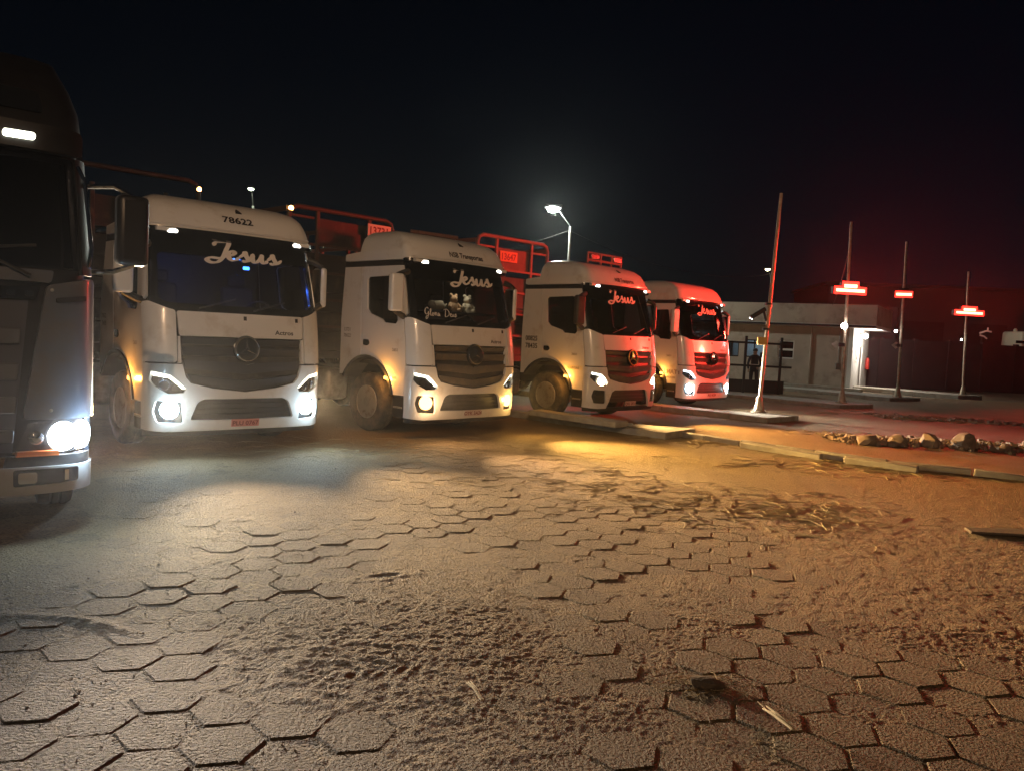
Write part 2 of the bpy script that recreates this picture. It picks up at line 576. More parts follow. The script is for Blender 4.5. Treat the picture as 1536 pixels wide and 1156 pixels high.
def infront(c):
    x, y = c
    return y > 2.75 and abs(x) < y * 0.70 + 0.25
vis = [c for c in cells if infront(c)]
single = set(vis[:300])
rest = MB()
rn = random.Random(8)
for c in cells:
    zt = rn.uniform(-0.005, 0.003)
    M4 = Matrix.Translation((c[0], c[1], zt)) @ Matrix.Rotation(PANG + math.pi / 3 * rn.randrange(6) + rn.gauss(0, .008), 4, 'Z') @ Matrix.Rotation(rn.gauss(0, 0.009), 4, 'X') @ Matrix.Rotation(rn.gauss(0, 0.009), 4, 'Y')
    k = rn.randrange(9)
    if c in single:
        o = link_mesh('paver', pav_meshes[k], M['paver'], pav_root)
        o.matrix_local = M4
    else:
        pm = pav_meshes[k]
        rest.add([M4 @ v.co for v in pm.vertices], [tuple(p.vertices) for p in pm.polygons])
o = part('paver_field', rest, M['paver'], pav_root, smooth=25)
o['kind'] = 'stuff'

# ------------------------------------------------------------------ kerbs and raised islands
kerb = bpy.data.objects.new('kerb', None)
COL.objects.link(kerb)
tag(kerb, kind='structure')
def along(pts, step):
    out = []; 
    for a, b in zip(pts[:-1], pts[1:]):
        a = Vector(a); b = Vector(b); n = max(1, round((b - a).length / step))
        for i in range(n):
            out.append((a.lerp(b, i / n), a.lerp(b, (i + 1) / n)))
    return out
rn = random.Random(3)
for a, b in along(KERB[:-2], 0.9):
    d = b - a; L = d.length * 0.985
    mid = (a + b) / 2
    mb = MB().box((0, 0, 0), (L, 0.15, 0.22))
    o = part('kerb_stone', mb, M['concrete'], kerb, bevel=0.018)
    o.location = (mid.x + rn.uniform(-.02, .02), mid.y + rn.uniform(-.02, .02), rn.uniform(-0.02, 0.015))
    o.rotation_euler = (rn.uniform(-.10, .10), rn.uniform(-.035, .035), math.atan2(d.y, d.x) + rn.uniform(-.06, .06))
for (x, y, L, a) in ((4.75, 13.65, 1.5, -0.80), (6.0, 12.55, 1.1, -0.62)):
    mb = MB().box((0, 0, 0), (L, 0.13, 0.12))
    tag(part('broken_kerb_stone', mb, M['concrete'], bevel=0.02), 'fallen pale kerb stone %s lying in front of the low kerb' % ('longer and nearer the island' if L > 1.2 else 'shorter and nearer the boulders'), 'kerb stone', 'loose kerb stones')
    o = bpy.context.scene.objects[-1] if False else COL.objects[-1]
    o.location = (x, y, 0.05); o.rotation_euler = (0.1, 0.01, a)

def island(poly, h, label, name='raised_island'):
    root = bpy.data.objects.new(name, None)
    COL.objects.link(root)
    tag(root, kind='structure')
    part('slab_top', MB().prism([(p[0], p[1]) for p in inset_poly(poly, 0.16)], -0.1, h - 0.004), M['concrete'], root, bevel=0.01)
    n = len(poly)
    for i in range(n):
        a = Vector(poly[i]); b = Vector(poly[(i + 1) % n])
        if a.y > 21 and b.y > 21 and name == 'raised_island' and (a - b).length > 7 and i == n - 2:
            pass
        for p, q in along([a, b], 1.0):
            d = q - p
            nrm = Vector((-d.y, d.x)).normalized() * 0.075
            m = (p + q) / 2 + nrm
            o = part('kerb_stone', MB().box((0, 0, 0), (d.length * 0.99, 0.15, h + 0.12)), M['concrete'], root, bevel=0.015)
            o.location = (m.x, m.y, (h + 0.12) / 2 - 0.12 + rn.uniform(-.006, .008))
            o.rotation_euler = (0, 0, math.atan2(d.y, d.x) + rn.uniform(-.012, .012))
    return root
def inset_poly(poly, d):
    n = len(poly); out = []
    for i in range(n):
        p0, p1, p2 = (Vector(poly[(i - 1) % n]), Vector(poly[i]), Vector(poly[(i + 1) % n]))
        n1 = Vector((-(p1 - p0).y, (p1 - p0).x)).normalized(); n2 = Vector((-(p2 - p1).y, (p2 - p1).x)).normalized()
        bis = (n1 + n2).normalized()
        out.append(p1 + bis * d / max(0.35, bis.dot(n1)))
    return [(p.x, p.y) for p in out]
island([(-5.2, 22.3), (2.95, 14.75), (3.75, 15.75), (1.35, 16.35), (-4.6, 22.6)], 0.14, '')
island([(-0.5, 24.6), (6.2, 18.85), (7.35, 19.95), (5.3, 20.45), (0.0, 25.2)], 0.15, '')
island([(4.0, 30.5), (10.4, 24.75), (11.9, 25.7), (10.9, 26.9), (4.6, 31.4)], 0.15, '')
island([(9.5, 36.0), (14.6, 30.2), (16.3, 31.2), (15.6, 32.3), (10.2, 36.8)], 0.15, '')
island([(16.0, 39.0), (19.8, 34.7), (21.4, 35.6), (20.8, 36.7), (16.8, 40.0)], 0.15, '')
blk = part('concrete_block', MB().box((0, 0, 0), (2.3, 0.42, 0.12)), M['concrete'], bevel=0.02)
blk.location = (1.35, 16.0, 0.14 + 0.06); blk.rotation_euler = (0, 0, R(-44))
tag(blk, 'loose concrete block lying on top of the slab nearest the trucks', 'concrete block')

def rock_mesh(seed, sx, sy, sz, square=False):
    rn = random.Random(seed)
    bm = bmesh.new()
    bmesh.ops.create_icosphere(bm, subdivisions=2, radius=1)
    for k in range(7):
        nn = Vector((rn.gauss(0, 1), rn.gauss(0, 1), rn.gauss(0, 1))).normalized()
        h = rn.uniform(.62, .85)
        for v in bm.verts:
            dd = v.co.dot(nn) - h
            if dd > 0: v.co -= nn * dd
    for v in bm.verts:
        p = v.co.copy()
        if square:
            m = max(abs(p.x), abs(p.y), abs(p.z)); q = p / m * 0.85
            p = p.lerp(q, 0.75)
        k = 1 + rn.uniform(-0.05, 0.05)
        v.co = Vector((p.x * sx, p.y * sy, p.z * sz)) * k
    me = bpy.data.meshes.new('rock')
    bm.to_mesh(me); bm.free()
    me.shade_smooth(); me.set_sharp_from_angle(angle=R(22))
    return me
ROCKS = [(7.2, 15.75, .42, .25, .16, 0, 'long low dark rock at the left end of the rubble heap'),
         (7.85, 15.8, .20, .18, .17, 0, 'squat rock second from the left end of the rubble heap'),
         (8.42, 15.75, .25, .2, .22, 0, 'round pale hexagon-shaped boulder left of the square boulder'),
         (9.12, 15.6, .24, .2, .26, 1, 'square-sided boulder, largest in the rubble heap'),
         (9.55, 15.45, .11, .1, .10, 0, 'small rounded stone just right of the square boulder'),
         (9.98, 15.6, .15, .12, .11, 0, 'flat stone between the square boulder and the right-hand boulder'),
         (10.65, 15.9, .26, .2, .20, 0, 'boulder at the right end of the rubble heap'),
         (10.55, 15.2, .10, .1, .08, 0, 'pebble-sized stone in front of the right-hand boulder'),
         (11.25, 15.75, .2, .2, .18, 0, 'rock cut by the right edge of the photo')]
for i, (x, y, a, b, c, sq, lab) in enumerate(ROCKS):
    o = link_mesh('boulder', rock_mesh(60 + i, a, b, c, sq), M['stone'])
    o.location = (x, y + rn.uniform(-.12, .12), c * 0.45); o.rotation_euler = (rn.uniform(-.2, .2), rn.uniform(-.2, .2), rn.uniform(0, 3))
    tag(o, lab, 'boulder', 'boulders in the rubble heap')
rub = MB()
for i in range(900):
    t = rn.random()
    x = 6.6 + t * 5.4; y = 16.15 + rn.gauss(0, 0.38)
    s = rn.uniform(0.025, 0.085)
    MR = Matrix.Rotation(rn.uniform(0, 6), 3, 'Z') @ Matrix.Rotation(rn.uniform(-1, 1), 3, 'X')
    rub.box((x, y, s * 0.4 + 0.05 * max(0, 1 - abs(y - 16.1) / 0.4) + 0.01), (s * 1.6, s * 1.2, s), M=MR, taper=rn.uniform(0.4, 0.9))
for i in range(240):
    x = rn.uniform(10.5, 15); y = 22.6 + (x - 12) * -0.12 + rn.gauss(0, 0.35)
    s = rn.uniform(0.02, 0.09)
    MR = Matrix.Rotation(rn.uniform(0, 6), 3, 'Z') @ Matrix.Rotation(rn.uniform(-1, 1), 3, 'X')
    rub.box((x, y, s * 0.4), (s * 2.2, s * 1.2, s), M=MR, taper=rn.uniform(0.4, 0.9))
tag(part('rubble', rub, M['stone'], smooth=None), kind='stuff')

# ------------------------------------------------------------------ cab surface
def bez(p0, p1, p2, p3, n):
    out = []
    for i in range(1, n + 1):
        t = i / n; a = 1 - t
        out.append(tuple(a ** 3 * p0[k] + 3 * a * a * t * p1[k] + 3 * a * t * t * p2[k] + t ** 3 * p3[k] for k in (0, 1)))
    return out
HALF = [(0.9 * i / 10, 0.07 * (i / 10) ** 2) for i in range(11)] + bez((.9, .07), (1.12, .105), (1.25, .19), (1.25, .38), 14) + [(1.25, 0.38 + 1.97 * i / 6) for i in range(1, 7)]
HX = np.array([p[0] for p in HALF]); HY = np.array([p[1] for p in HALF])
HS = np.concatenate([[0], np.cumsum(np.hypot(np.diff(HX), np.diff(HY)))])
S_END = HS[-1]
class Surf:
    def __init__(self, zf, yf, zw, ww, yr=2.35, yr_lin=None):
        self.zf, self.yf, self.zw, self.ww, self.yr = zf, yf, zw, ww, yr
    def raw(self, s, z):
        a = abs(s)
        x = float(np.interp(a, HS, HX)); y = float(np.interp(a, HS, HY))
        if a > S_END: y += a - S_END
        f = float(np.interp(z, self.zf, self.yf)); w = float(np.interp(z, self.zw, self.ww))
        x *= w
        y = f + y * (self.yr - f) / 2.35
        return Vector((math.copysign(x, s) if s else 0.0, y, z))
    def at(self, s, z, d=0.0):
        p = self.raw(s, z)
        if d == 0: return p
        e = 0.02
        ts = self.raw(s + e, z) - self.raw(s - e, z)
        tz = self.raw(s, z + e) - self.raw(s, z - e)
        n = ts.cross(tz).normalized()
        return p + n * d
ZF = [.25, .36, .5, .95, 1.2, 1.58, 1.94, 2.45, 2.97, 3.06, 3.2]
YF = [.05, .02, 0, 0, .0, .05, .12, .26, .42, .43, .46]
CAB = Surf(ZF, YF, [0, 2.0, 2.97, 3.1], [1, 1, .95, .945])
ROOF = Surf([3.0, 3.06, 3.2, 3.35, 3.45, 3.52, 3.56, 3.585], [.40, .40, .46, .56, .72, .97, 1.25, 1.6], [3.0, 3.15, 3.3, 3.42, 3.5, 3.55, 3.585], [.955, .945, .915, .87, .80, .70, .5], yr=1.86)
T1S = Surf([.3, .5, 1.0, 2.15, 3.1, 3.3, 3.7, 4.0], [.05, .0, .0, .06, .26, .28, .5, .95], [0, 2.1, 3.1, 3.5, 4.0], [1, 1, .955, .93, .8])

SG = sorted(set([round(x * 0.15, 3) for x in range(-6, 7)] + [sg * (0.9 + 0.055 * i) for i in range(12) for sg in (-1, 1)] + [sg * (1.6 + 0.45 * i) for i in range(4) for sg in (-1, 1)]))
ZG = [0.5, 0.95, 1.2, 1.4, 1.58, 1.76, 1.94, 2.1, 2.28, 2.45, 2.62, 2.8, 2.97, 3.1, 3.2, 3.35]
def flat_cut(poly, holes=(), cut=True):
    loops = [[Vector((p[0], p[1], 0)) for p in poly]] + [[Vector((p[0], p[1], 0)) for p in h] for h in holes]
    tris = geometry.tessellate_polygon(loops)
    pts = [p for l in loops for p in l]
    bm = bmesh.new()
    vs = [bm.verts.new(p) for p in pts]
    for t in tris:
        try: bm.faces.new([vs[i] for i in t])
        except ValueError: pass
    if cut:
        smin = min(p.x for p in pts); smax = max(p.x for p in pts); zmin = min(p.y for p in pts); zmax = max(p.y for p in pts)
        for c in SG:
            if smin + 1e-3 < c < smax - 1e-3:
                bmesh.ops.bisect_plane(bm, geom=bm.verts[:] + bm.edges[:] + bm.faces[:], plane_co=(c, 0, 0), plane_no=(1, 0, 0), dist=1e-4)
        for c in ZG:
            if zmin + 1e-3 < c < zmax - 1e-3:
                bmesh.ops.bisect_plane(bm, geom=bm.verts[:] + bm.edges[:] + bm.faces[:], plane_co=(0, c, 0), plane_no=(0, 1, 0), dist=1e-4)
    bmesh.ops.recalc_face_normals(bm, faces=bm.faces)
    return bm
def panel_mb(surf, poly, d0, d1, holes=(), slant=0.0):
    bm = flat_cut(poly, holes)
    bm.verts.index_update()
    zmin = min(v.co.y for v in bm.verts); zmax = max(v.co.y for v in bm.verts)
    mb = MB()
    n = len(bm.verts)
    top = [surf.at(v.co.x, v.co.y, d1 + slant * (v.co.y - zmin) / max(1e-6, zmax - zmin)) for v in bm.verts]
    bot = [surf.at(v.co.x, v.co.y, d0) for v in bm.verts]
    fs = [tuple(v.index for v in f.verts) for f in bm.faces]
    fs += [tuple(n + v.index for v in reversed(f.verts)) for f in bm.faces]
    for e in bm.edges:
        if len(e.link_faces) == 1:
            a, b = e.verts
            fs.append((a.index, b.index, n + b.index, n + a.index))
    bm.free()
    return mb.add(top + bot, fs)
def mir(poly):
    return [(-p[0], p[1]) for p in reversed(poly)]
def both(half):
    return [(p[0], p[1]) for p in half] + [(-p[0], p[1]) for p in reversed(half) if abs(p[0]) > 1e-6]
def rnd(poly, r=0.04, n=4):
    out = []; m = len(poly)
    for i in range(m):
        p0, p1, p2 = Vector(poly[i - 1]), Vector(poly[i]), Vector(poly[(i + 1) % m])
        a = (p0 - p1); b = (p2 - p1)
        k = min(r, a.length * 0.45, b.length * 0.45)
        A = p1 + a.normalized() * k; B = p1 + b.normalized() * k
        for j in range(n + 1):
            t = j / n
            q = A * (1 - t) ** 2 + p1 * 2 * t * (1 - t) + B * t * t
            out.append((q.x, q.y))
    return out

def text_panel(name, txt, surf, s0, z0, h, material, parent, d=0.006, align='LEFT', stretch=1.0, slope=0.0):
    cu = bpy.data.curves.new('lettering', 'FONT')
    cu.body = txt
    cu.size = h
    cu.align_x = align
    cu.resolution_u = 3
    cu.offset = 0.012 * h * 2
    tmp = bpy.data.objects.new('tmp', cu)
    COL.objects.link(tmp)
    bpy.context.view_layer.update()
    me = bpy.data.meshes.new_from_object(tmp.evaluated_get(bpy.context.evaluated_depsgraph_get()))
    bpy.data.objects.remove(tmp)
    for v in me.vertices:
        x, y = v.co.x * stretch, v.co.y
        v.co = surf(s0 + x, z0 + y + slope * x, d) if callable(surf) else surf.at(s0 + x, z0 + y + slope * x, d)
    me.materials.clear()
    return link_mesh(name, me, material, parent)

def catmull(pts, n=7):
    out = []
    P = [Vector(p) for p in pts]
    P = [P[0] * 2 - P[1]] + P + [P[-1] * 2 - P[-2]]
    for i in range(1, len(P) - 2):
        for k in range(n):
            t = k / n
            out.append(0.5 * ((2 * P[i]) + (P[i + 1] - P[i - 1]) * t + (2 * P[i - 1] - 5 * P[i] + 4 * P[i + 1] - P[i + 2]) * t * t + (3 * P[i] - P[i - 1] - 3 * P[i + 1] + P[i + 2]) * t ** 3))
    out.append(P[-2])
    return out
def script_mb(strokes, surf, s0, z0, k, w, thin=0.5, d=0.008, slope=0.0, kz=None):
    kz = kz or k
    mb = MB()
    for si, st in enumerate(strokes):
        pts = catmull(st)
        L, Rr = [], []
        n = len(pts)
        for i, p in enumerate(pts):
            t = (pts[min(i + 1, n - 1)] - pts[max(i - 1, 0)])
            t = t.normalized() if t.length > 1e-6 else Vector((1, 0))
            nn = Vector((-t.y, t.x))
            ww = w * (thin + (1 - thin) * abs(math.sin(math.atan2(t.y, t.x) - R(20))) ** 1.3)
            end = min(1.0, 0.35 + min(i, n - 1 - i) / 4)
            ww *= end
            L.append(p + nn * ww / 2); Rr.append(p - nn * ww / 2)
        f = lambda q: surf.at(s0 + q.x * k, z0 + q.y * kz + slope * q.x * k, d + si * 0.0006)
        vs = [f(q) for q in L] + [f(q) for q in Rr]
        mb.add(vs, [(i, i + 1, n + i + 1, n + i) for i in range(n - 1)])
    return mb
JESUS = [[(.25, 1.45), (.45, 1.85), (1.0, 2.0), (1.45, 1.95), (1.2, 1.1), (.9, .25), (.5, -.3), (.0, -.42), (-.3, -.15), (.0, .12), (.6, .12), (1.2, .35)],
         [(1.15, .38), (1.65, .62), (1.85, .88), (1.66, 1.04), (1.4, .8), (1.36, .3), (1.62, .04), (1.95, .16), (2.2, .42)],
         [(2.15, .4), (2.55, .8), (2.68, 1.08), (2.74, .7), (2.86, .3), (2.66, .02), (2.36, .1)],
         [(2.7, .03), (3.0, .2), (3.2, .6), (3.34, 1.0)], [(3.34, 1.02), (3.24, .5), (3.28, .12), (3.5, .04), (3.8, .35), (4.02, .8), (4.1, 1.04)], [(4.1, 1.04), (4.0, .5), (4.05, .1), (4.3, .1), (4.5, .38)],
         [(4.45, .35), (4.85, .8), (4.98, 1.08), (5.04, .7), (5.16, .3), (4.96, .02), (4.62, .1)], [(4.98, .03), (5.35, .16), (5.75, .6)]]
GLORIA = [[(1.1, 1.6), (.75, 1.95), (.25, 1.5), (.1, .8), (.4, .35), (.85, .6), (1.05, 1.0), (.95, .2), (.6, -.6), (.3, -.7), (.35, -.2), (1.1, .3), (1.5, .55)],
          [(1.45, .5), (1.75, 1.2), (1.75, 1.7), (1.55, 1.4), (1.52, .4), (1.7, .1), (2.0, .3)],
          [(2.4, .75), (2.1, .7), (2.0, .3), (2.2, .05), (2.5, .3), (2.42, .7), (2.75, .6)],
          [(2.7, .55), (2.9, .85), (2.88, .5), (2.92, .1)], [(2.9, .5), (3.1, .8), (3.3, .7)], [(3.35, .75), (3.3, .3), (3.5, .1)],
          [(4.05, .75), (3.75, .7), (3.7, .25), (3.9, .1), (4.1, .6), (4.08, .2), (4.3, .1)],
          [(6.0, 1.7), (5.85, .9), (5.7, .05), (6.1, .0), (6.8, .4), (6.95, 1.1), (6.5, 1.7), (5.7, 1.75), (5.4, 1.5)],
          [(7.2, .45), (7.55, .55), (7.5, .8), (7.3, .7), (7.25, .25), (7.5, .05), (7.85, .3)], [(7.85, .75), (7.82, .3), (8.0, .08), (8.3, .5), (8.35, .75), (8.33, .2), (8.6, .2)], [(8.6, .2), (8.9, .8), (9.0, .4), (8.85, .05), (8.6, .12), (9.3, .3)]]

def slanted_box(c, s, rx=0.0, ry=0.0, rz=0.0, taper=1.0):
    return MB().box(c, s, M=Matrix.Rotation(rz, 3, 'Z') @ Matrix.Rotation(ry, 3, 'Y') @ Matrix.Rotation(rx, 3, 'X'), taper=taper)

ARC_C, ARC_Z, ARC_R = 2.50, 0.55, 0.80
def arc_pts(a0, a1, n=10, r=ARC_R):
    return [(ARC_C + r * math.cos(R(a0 + (a1 - a0) * i / n)), ARC_Z + r * math.sin(R(a0 + (a1 - a0) * i / n))) for i in range(n + 1)]

def wheel(parent, x, y, r=0.52, w=0.30, sgn=-1, name='wheel'):
    hub = part(name, lambda: MB().lathe([(0.0, sgn * 0.13), (.09, sgn * 0.13), (.10, sgn * .06), (.13, sgn * .05), (.135, -sgn * .1), (0, -sgn * .1)], 16, 'X'), M['steel'], parent, key='hub%d' % sgn)
    hub.location = (x, y, r)
    k = r / 0.52
    part('tyre', lambda: MB().lathe([(.295, -.12), (.33, -.145), (.43, -.155), (.50, -.135), (.518, -.10), (.52, -.05), (.512, -.04), (.512, -.03), (.52, -.02), (.52, .02), (.512, .03), (.512, .04), (.52, .05), (.518, .10), (.50, .135), (.43, .155), (.33, .145), (.295, .12), (.295, -.12)], 40, 'X'), M['rubber'], hub, key='tyre')
    def rimf():
        mb = MB().lathe([(.295, sgn * .13), (.28, sgn * .135), (.265, sgn * .08), (.25, sgn * .0), (.17, sgn * .03), (.14, sgn * .05), (.14, -sgn * .02), (.29, -sgn * .04), (.295, sgn * .13)], 32, 'X')
        for i in range(10):
            a = 2 * math.pi * i / 10
            mb.lathe([(.016, 0), (.016, sgn * .05), (.0, sgn * .055)], 6, 'X', c=(sgn * .03, .205 * math.cos(a), .205 * math.sin(a)))
        return mb
    part('rim', rimf, M['rim'], hub, key='rim%d' % sgn)
    return hub

def star_parts(parent, c, r, ringm, starm, tilt, surf=None):
    """a ring and a three-pointed star on the nose"""
    Mx = Matrix.Rotation(tilt, 3, 'X')
    disc = part('emblem', MB().lathe([(0, -.03), (r * 1.12, -.03), (r * 1.12, .0), (r * .98, .012), (0, .012)], 32, 'Y', c=c, M=Mx @ Matrix.Rotation(math.pi, 3, 'Z')), M['gloss_black'], parent)
    ring = [(r * math.sin(2 * math.pi * i / 36), r * math.cos(2 * math.pi * i / 36)) for i in range(37)]
    part('emblem_ring', MB().tube([Vector(c) + Mx @ Vector((p[0], -.03, p[1])) for p in ring], r * 0.075, 8, False), ringm, disc)
    mb = MB()
    for k in range(3):
        a = 2 * math.pi * k / 3
        f = lambda u, v, dd: Vector(c) + Mx @ Vector((u * math.cos(a) + v * math.sin(a), dd, -u * math.sin(a) + v * math.cos(a)))
        w = r * 0.15
        mb.add([f(-w, 0.04 * r, -.018), f(w, .04 * r, -.018), f(0, r * .97, -.022), f(0, 0.1 * r, -.05)], [(0, 3, 2), (3, 1, 2), (0, 1, 3)])
    part('emblem_star', mb, starm, disc, smooth=None)
    return disc

GRILLE_EDGE = [(.86, 1.585), (.84, 1.24), (.80, 1.06), (.74, .985), (.45, .915), (0, .865)]
HEAD = [(1.24, 1.125), (1.0, 1.085), (.90, 1.005), (.80, .90), (.83, .845), (1.02, .835), (1.18, .925), (1.26, 1.0)]
FOGP = [(.85, .725), (1.17, .745), (1.21, .60), (1.15, .455), (.83, .44)]
LOWG = [(0, .765), (.57, .765), (.655, .72), (.745, .485), (0, .475)]

def build_cab(name, label, loc, yaw, spec):
    t = thing(name, label, 'truck', loc, yaw, 'white trucks parked side by side with lights on')
    P, K = M['paint'], 'cab_'
    # inner liner that closes the gaps between the panels
    WS = [(1.20, 1.99), (1.02, 1.95), (-1.02, 1.95), (-1.20, 1.99), (-1.22, 2.86), (1.22, 2.86)]
    WIN = [(1.56, 2.72), (1.60, 2.74), (2.44, 2.72), (2.49, 2.68), (2.47, 2.16), (2.38, 2.08), (2.02, 1.99), (1.96, 1.93), (1.62, 1.915), (1.56, 1.97)]
    def liner():
        out = [(-3.2, 1.40), (-1.45, 1.40), (-1.40, .80), (-.9, .80), (.9, .80), (1.40, .80), (1.45, 1.40), (3.2, 1.40), (3.2, 2.98), (-3.2, 2.98)]
        return panel_mb(CAB, out, -.065, -.05, [WS, WIN, mir(WIN)])
    body = part('cab_body', liner, M['black_plastic'], t, key=K + 'liner')
    part('front_panel', lambda: panel_mb(CAB, rnd([(-.885, 1.60), (.885, 1.60), (.905, 1.925), (-.905, 1.925)], .03), -.02, .012), P, t, key=K + 'hood', bevel=.006)
    ws = part('windscreen', lambda: panel_mb(CAB, rnd([(-1.24, 2.0), (-1.0, 1.945), (1.0, 1.945), (1.24, 2.0), (1.245, 2.915), (-1.245, 2.915)], .03), -.006, .002), M['glass'], t, key=K + 'ws')
    part('windscreen_frame', lambda: panel_mb(CAB, [(-1.265, 1.93), (1.265, 1.93), (1.27, 2.92), (-1.27, 2.92)], -.05, -.012, [rnd([(1.12, 2.07), (.98, 2.03), (-.98, 2.03), (-1.12, 2.07), (-1.14, 2.70), (1.14, 2.70)], .06)]), M['gloss_black'], t, key=K + 'wsf')
    for sx, a in ((-1, -.62), (1, .12)):
        def wip(sx=sx, a=a):
            q = [CAB.at(a + .25 * i / 3 * 2 + (0), 1.965 + .05 * i, .03) for i in range(4)]
            return MB().tube(q, .011, 6)
        part('wiper', wip, M['black_plastic'], t, key=K + 'wip%d' % sx)
    part('sun_visor', lambda: panel_mb(CAB, rnd([(-1.25, 2.905), (1.25, 2.905), (1.29, 3.025), (-1.29, 3.025)], .05), .0, .085, slant=-.004), M['gloss_black'], t, key=K + 'visor', bevel=.012)
    # grille
    gr = part('grille', lambda: panel_mb(CAB, both([(GRILLE_EDGE[0][0], 1.585)] + GRILLE_EDGE[1:]), -.15, -.12), M['black_plastic'], t, key=K + 'gr')
    SL = [[(-.85, 1.58), (-.845, 1.495), (.845, 1.495), (.85, 1.58)],
          [(-.842, 1.455), (-.84, 1.345), (.84, 1.345), (.842, 1.455)],
          both([(.832, 1.29), (.815, 1.165), (.10, 1.125), (0, 1.105), (0, 1.25), (.10, 1.27)][:4] + [])]
    SL[2] = [(-.832, 1.285), (-.815, 1.165), (-.4, 1.14), (0, 1.10), (.4, 1.14), (.815, 1.165), (.832, 1.285), (.12, 1.255), (0, 1.225), (-.12, 1.255)]
    SL.append([(-.80, 1.10), (-.735, .995), (-.45, .93), (0, .88), (.45, .93), (.735, .995), (.80, 1.10), (.4, 1.055), (0, 1.015), (-.4, 1.055)])
    for i, p in enumerate(SL):
        part('grille_slat', lambda p=p: panel_mb(CAB, p, -.06, -.025, slant=.04), spec.get('slat', M['silver']), gr, key=K + 'sl%d' % i, bevel=.008)
    for sg in (-1, 1):
        part('grille_side', lambda sg=sg: panel_mb(CAB, [(p[0] * sg, p[1]) for p in [(.865, 1.245), (.875, 1.592), (.905, 1.592), (.91, 1.245)]], -.05, .006), P, t, key=K + 'gs%d' % sg, bevel=.006)
    # bumper with lamp and air openings
    def bump():
        half = [(0, .345), (1.05, .335), (1.40, .36), (1.415, .60), (1.42, 1.225), (.855, 1.225)] + [(.81, 1.055), (.745, .975), (.45, .905), (0, .855)]
        if spec.get('open'):
            half = [(0, .735), (.57, .735), (.66, .69), (.80, .34)] + half[1:]
            return panel_mb(CAB, both(half), -.03, .012, [HEAD, mir(HEAD), rnd(FOGP, .03), mir(rnd(FOGP, .03))])
        return panel_mb(CAB, both(half), -.03, .012, [rnd(both(LOWG), .04), HEAD, mir(HEAD), rnd(FOGP, .03), mir(rnd(FOGP, .03))])
    bp = part('bumper', bump, P, t, key=K + 'bump' + str(spec.get('open')), bevel=.007)
    part('lower_grille', lambda: panel_mb(CAB, both([(0, .80), (.62, .80), (.80, .46), (0, .45)]), -.09, -.06), M['black_plastic'], t, key=K + 'lg')
    for i in range(3):
        part('air_bar', lambda i=i: panel_mb(CAB, [(-.66 - .02 * i, .68 - .07 * i), (.66 + .02 * i, .68 - .07 * i), (.66 + .02 * i, .70 - .07 * i), (-.66 - .02 * i, .70 - .07 * i)], -.06, -.035), M['black_plastic'], t, key=K + 'ab%d' % i)
    part('bumper_lip', lambda: panel_mb(CAB, [(-1.38, .27), (1.38, .27), (1.40, .35), (-1.40, .35)], -.06, -.004), M['black_plastic'], t, key=K + 'lip')
    for sg in (-1, 1):
        H = HEAD if sg > 0 else mir(HEAD)
        hd = part('headlight', lambda H=H: panel_mb(CAB, H, -.09, -.075), M['reflector'], t, key=K + 'hd%d' % sg)
        D = [(1.23, 1.118), (1.0, 1.078), (.905, 1.0), (.808, .902), (.84, .895), (.935, .975), (1.02, 1.04), (1.225, 1.066)]
        part('daylight_strip', lambda D=D, sg=sg: panel_mb(CAB, D if sg > 0 else mir(D), -.05, -.012), spec['drl'], hd, key=K + 'drl%d' % sg)
        for j, (s, z, r) in enumerate(((1.07, .945, .062), (.93, .905, .05))):
            def cup(s=s, z=z, r=r, sg=sg):
                c = CAB.at(sg * s, z, -.07)
                n = (CAB.at(sg * s, z, 1) - CAB.at(sg * s, z, 0)).normalized()
                q = Vector((0, 0, 1)).rotation_difference(n).to_matrix()
                return MB().lathe([(r * .55, 0), (r, .045), (r * 1.08, .045), (r * .6, -.005)], 18, 'Z', c=c, M=q)
            part('reflector_cup', cup, M['darkchrome'], hd, key=K + 'cup%d%d' % (sg, j))
        lit = spec.get('head')
        if lit:
            def bulb(sg=sg):
                c = CAB.at(sg * .97, .92, -.03)
                n = (CAB.at(sg * .97, .92, 1) - CAB.at(sg * .97, .92, 0)).normalized()
                q = Vector((0, 0, 1)).rotation_difference(n).to_matrix()
                return MB().lathe([(.105, 0), (.095, .03), (.05, .045), (0, .05)], 20, 'Z', c=c, M=q)
            part('headlight_bulb', bulb, lit[sg > 0], hd, key=K + 'bulb%d' % sg)
        part('headlight_lens', lambda H=H: panel_mb(CAB, H, -.006, .004), M['lens'], hd, key=K + 'hl%d' % sg)
        FP = [(.80, .74), (1.20, .76), (1.235, .60), (1.15, .43), (.68, .42)]
        fg = part('fog_lamp', lambda sg=sg, FP=FP: panel_mb(CAB, FP if sg > 0 else mir(FP), -.085, -.06), M['black_plastic'], t, key=K + 'fp%d' % sg)
        def fl(sg=sg):
            c = CAB.at(sg * 1.0, .62, -.05)
            n = (CAB.at(sg * 1.0, .62, 1) - CAB.at(sg * 1.0, .62, 0)).normalized()
            q = Vector((0, 0, 1)).rotation_difference(n).to_matrix()
            return MB().lathe([(.118, 0), (.115, .035), (.07, .055), (0, .062)], 24, 'Z', c=c, M=q)
        fm = spec['fog'][sg > 0]
        part('fog_bulb', fl, fm if fm else M['lens'], fg, key=K + 'fl%d' % sg)
        # corner air deflector
        C1 = [(.92, 1.25), (1.375, 1.245), (1.36, 2.02), (1.24, 2.035), (1.0, 1.945), (.92, 1.93)]
        part('corner_panel', lambda sg=sg, C1=C1: panel_mb(CAB, rnd(C1 if sg > 0 else mir(C1), .035), -.03, .02), P, t, key=K + 'cp%d' % sg, bevel=.01)
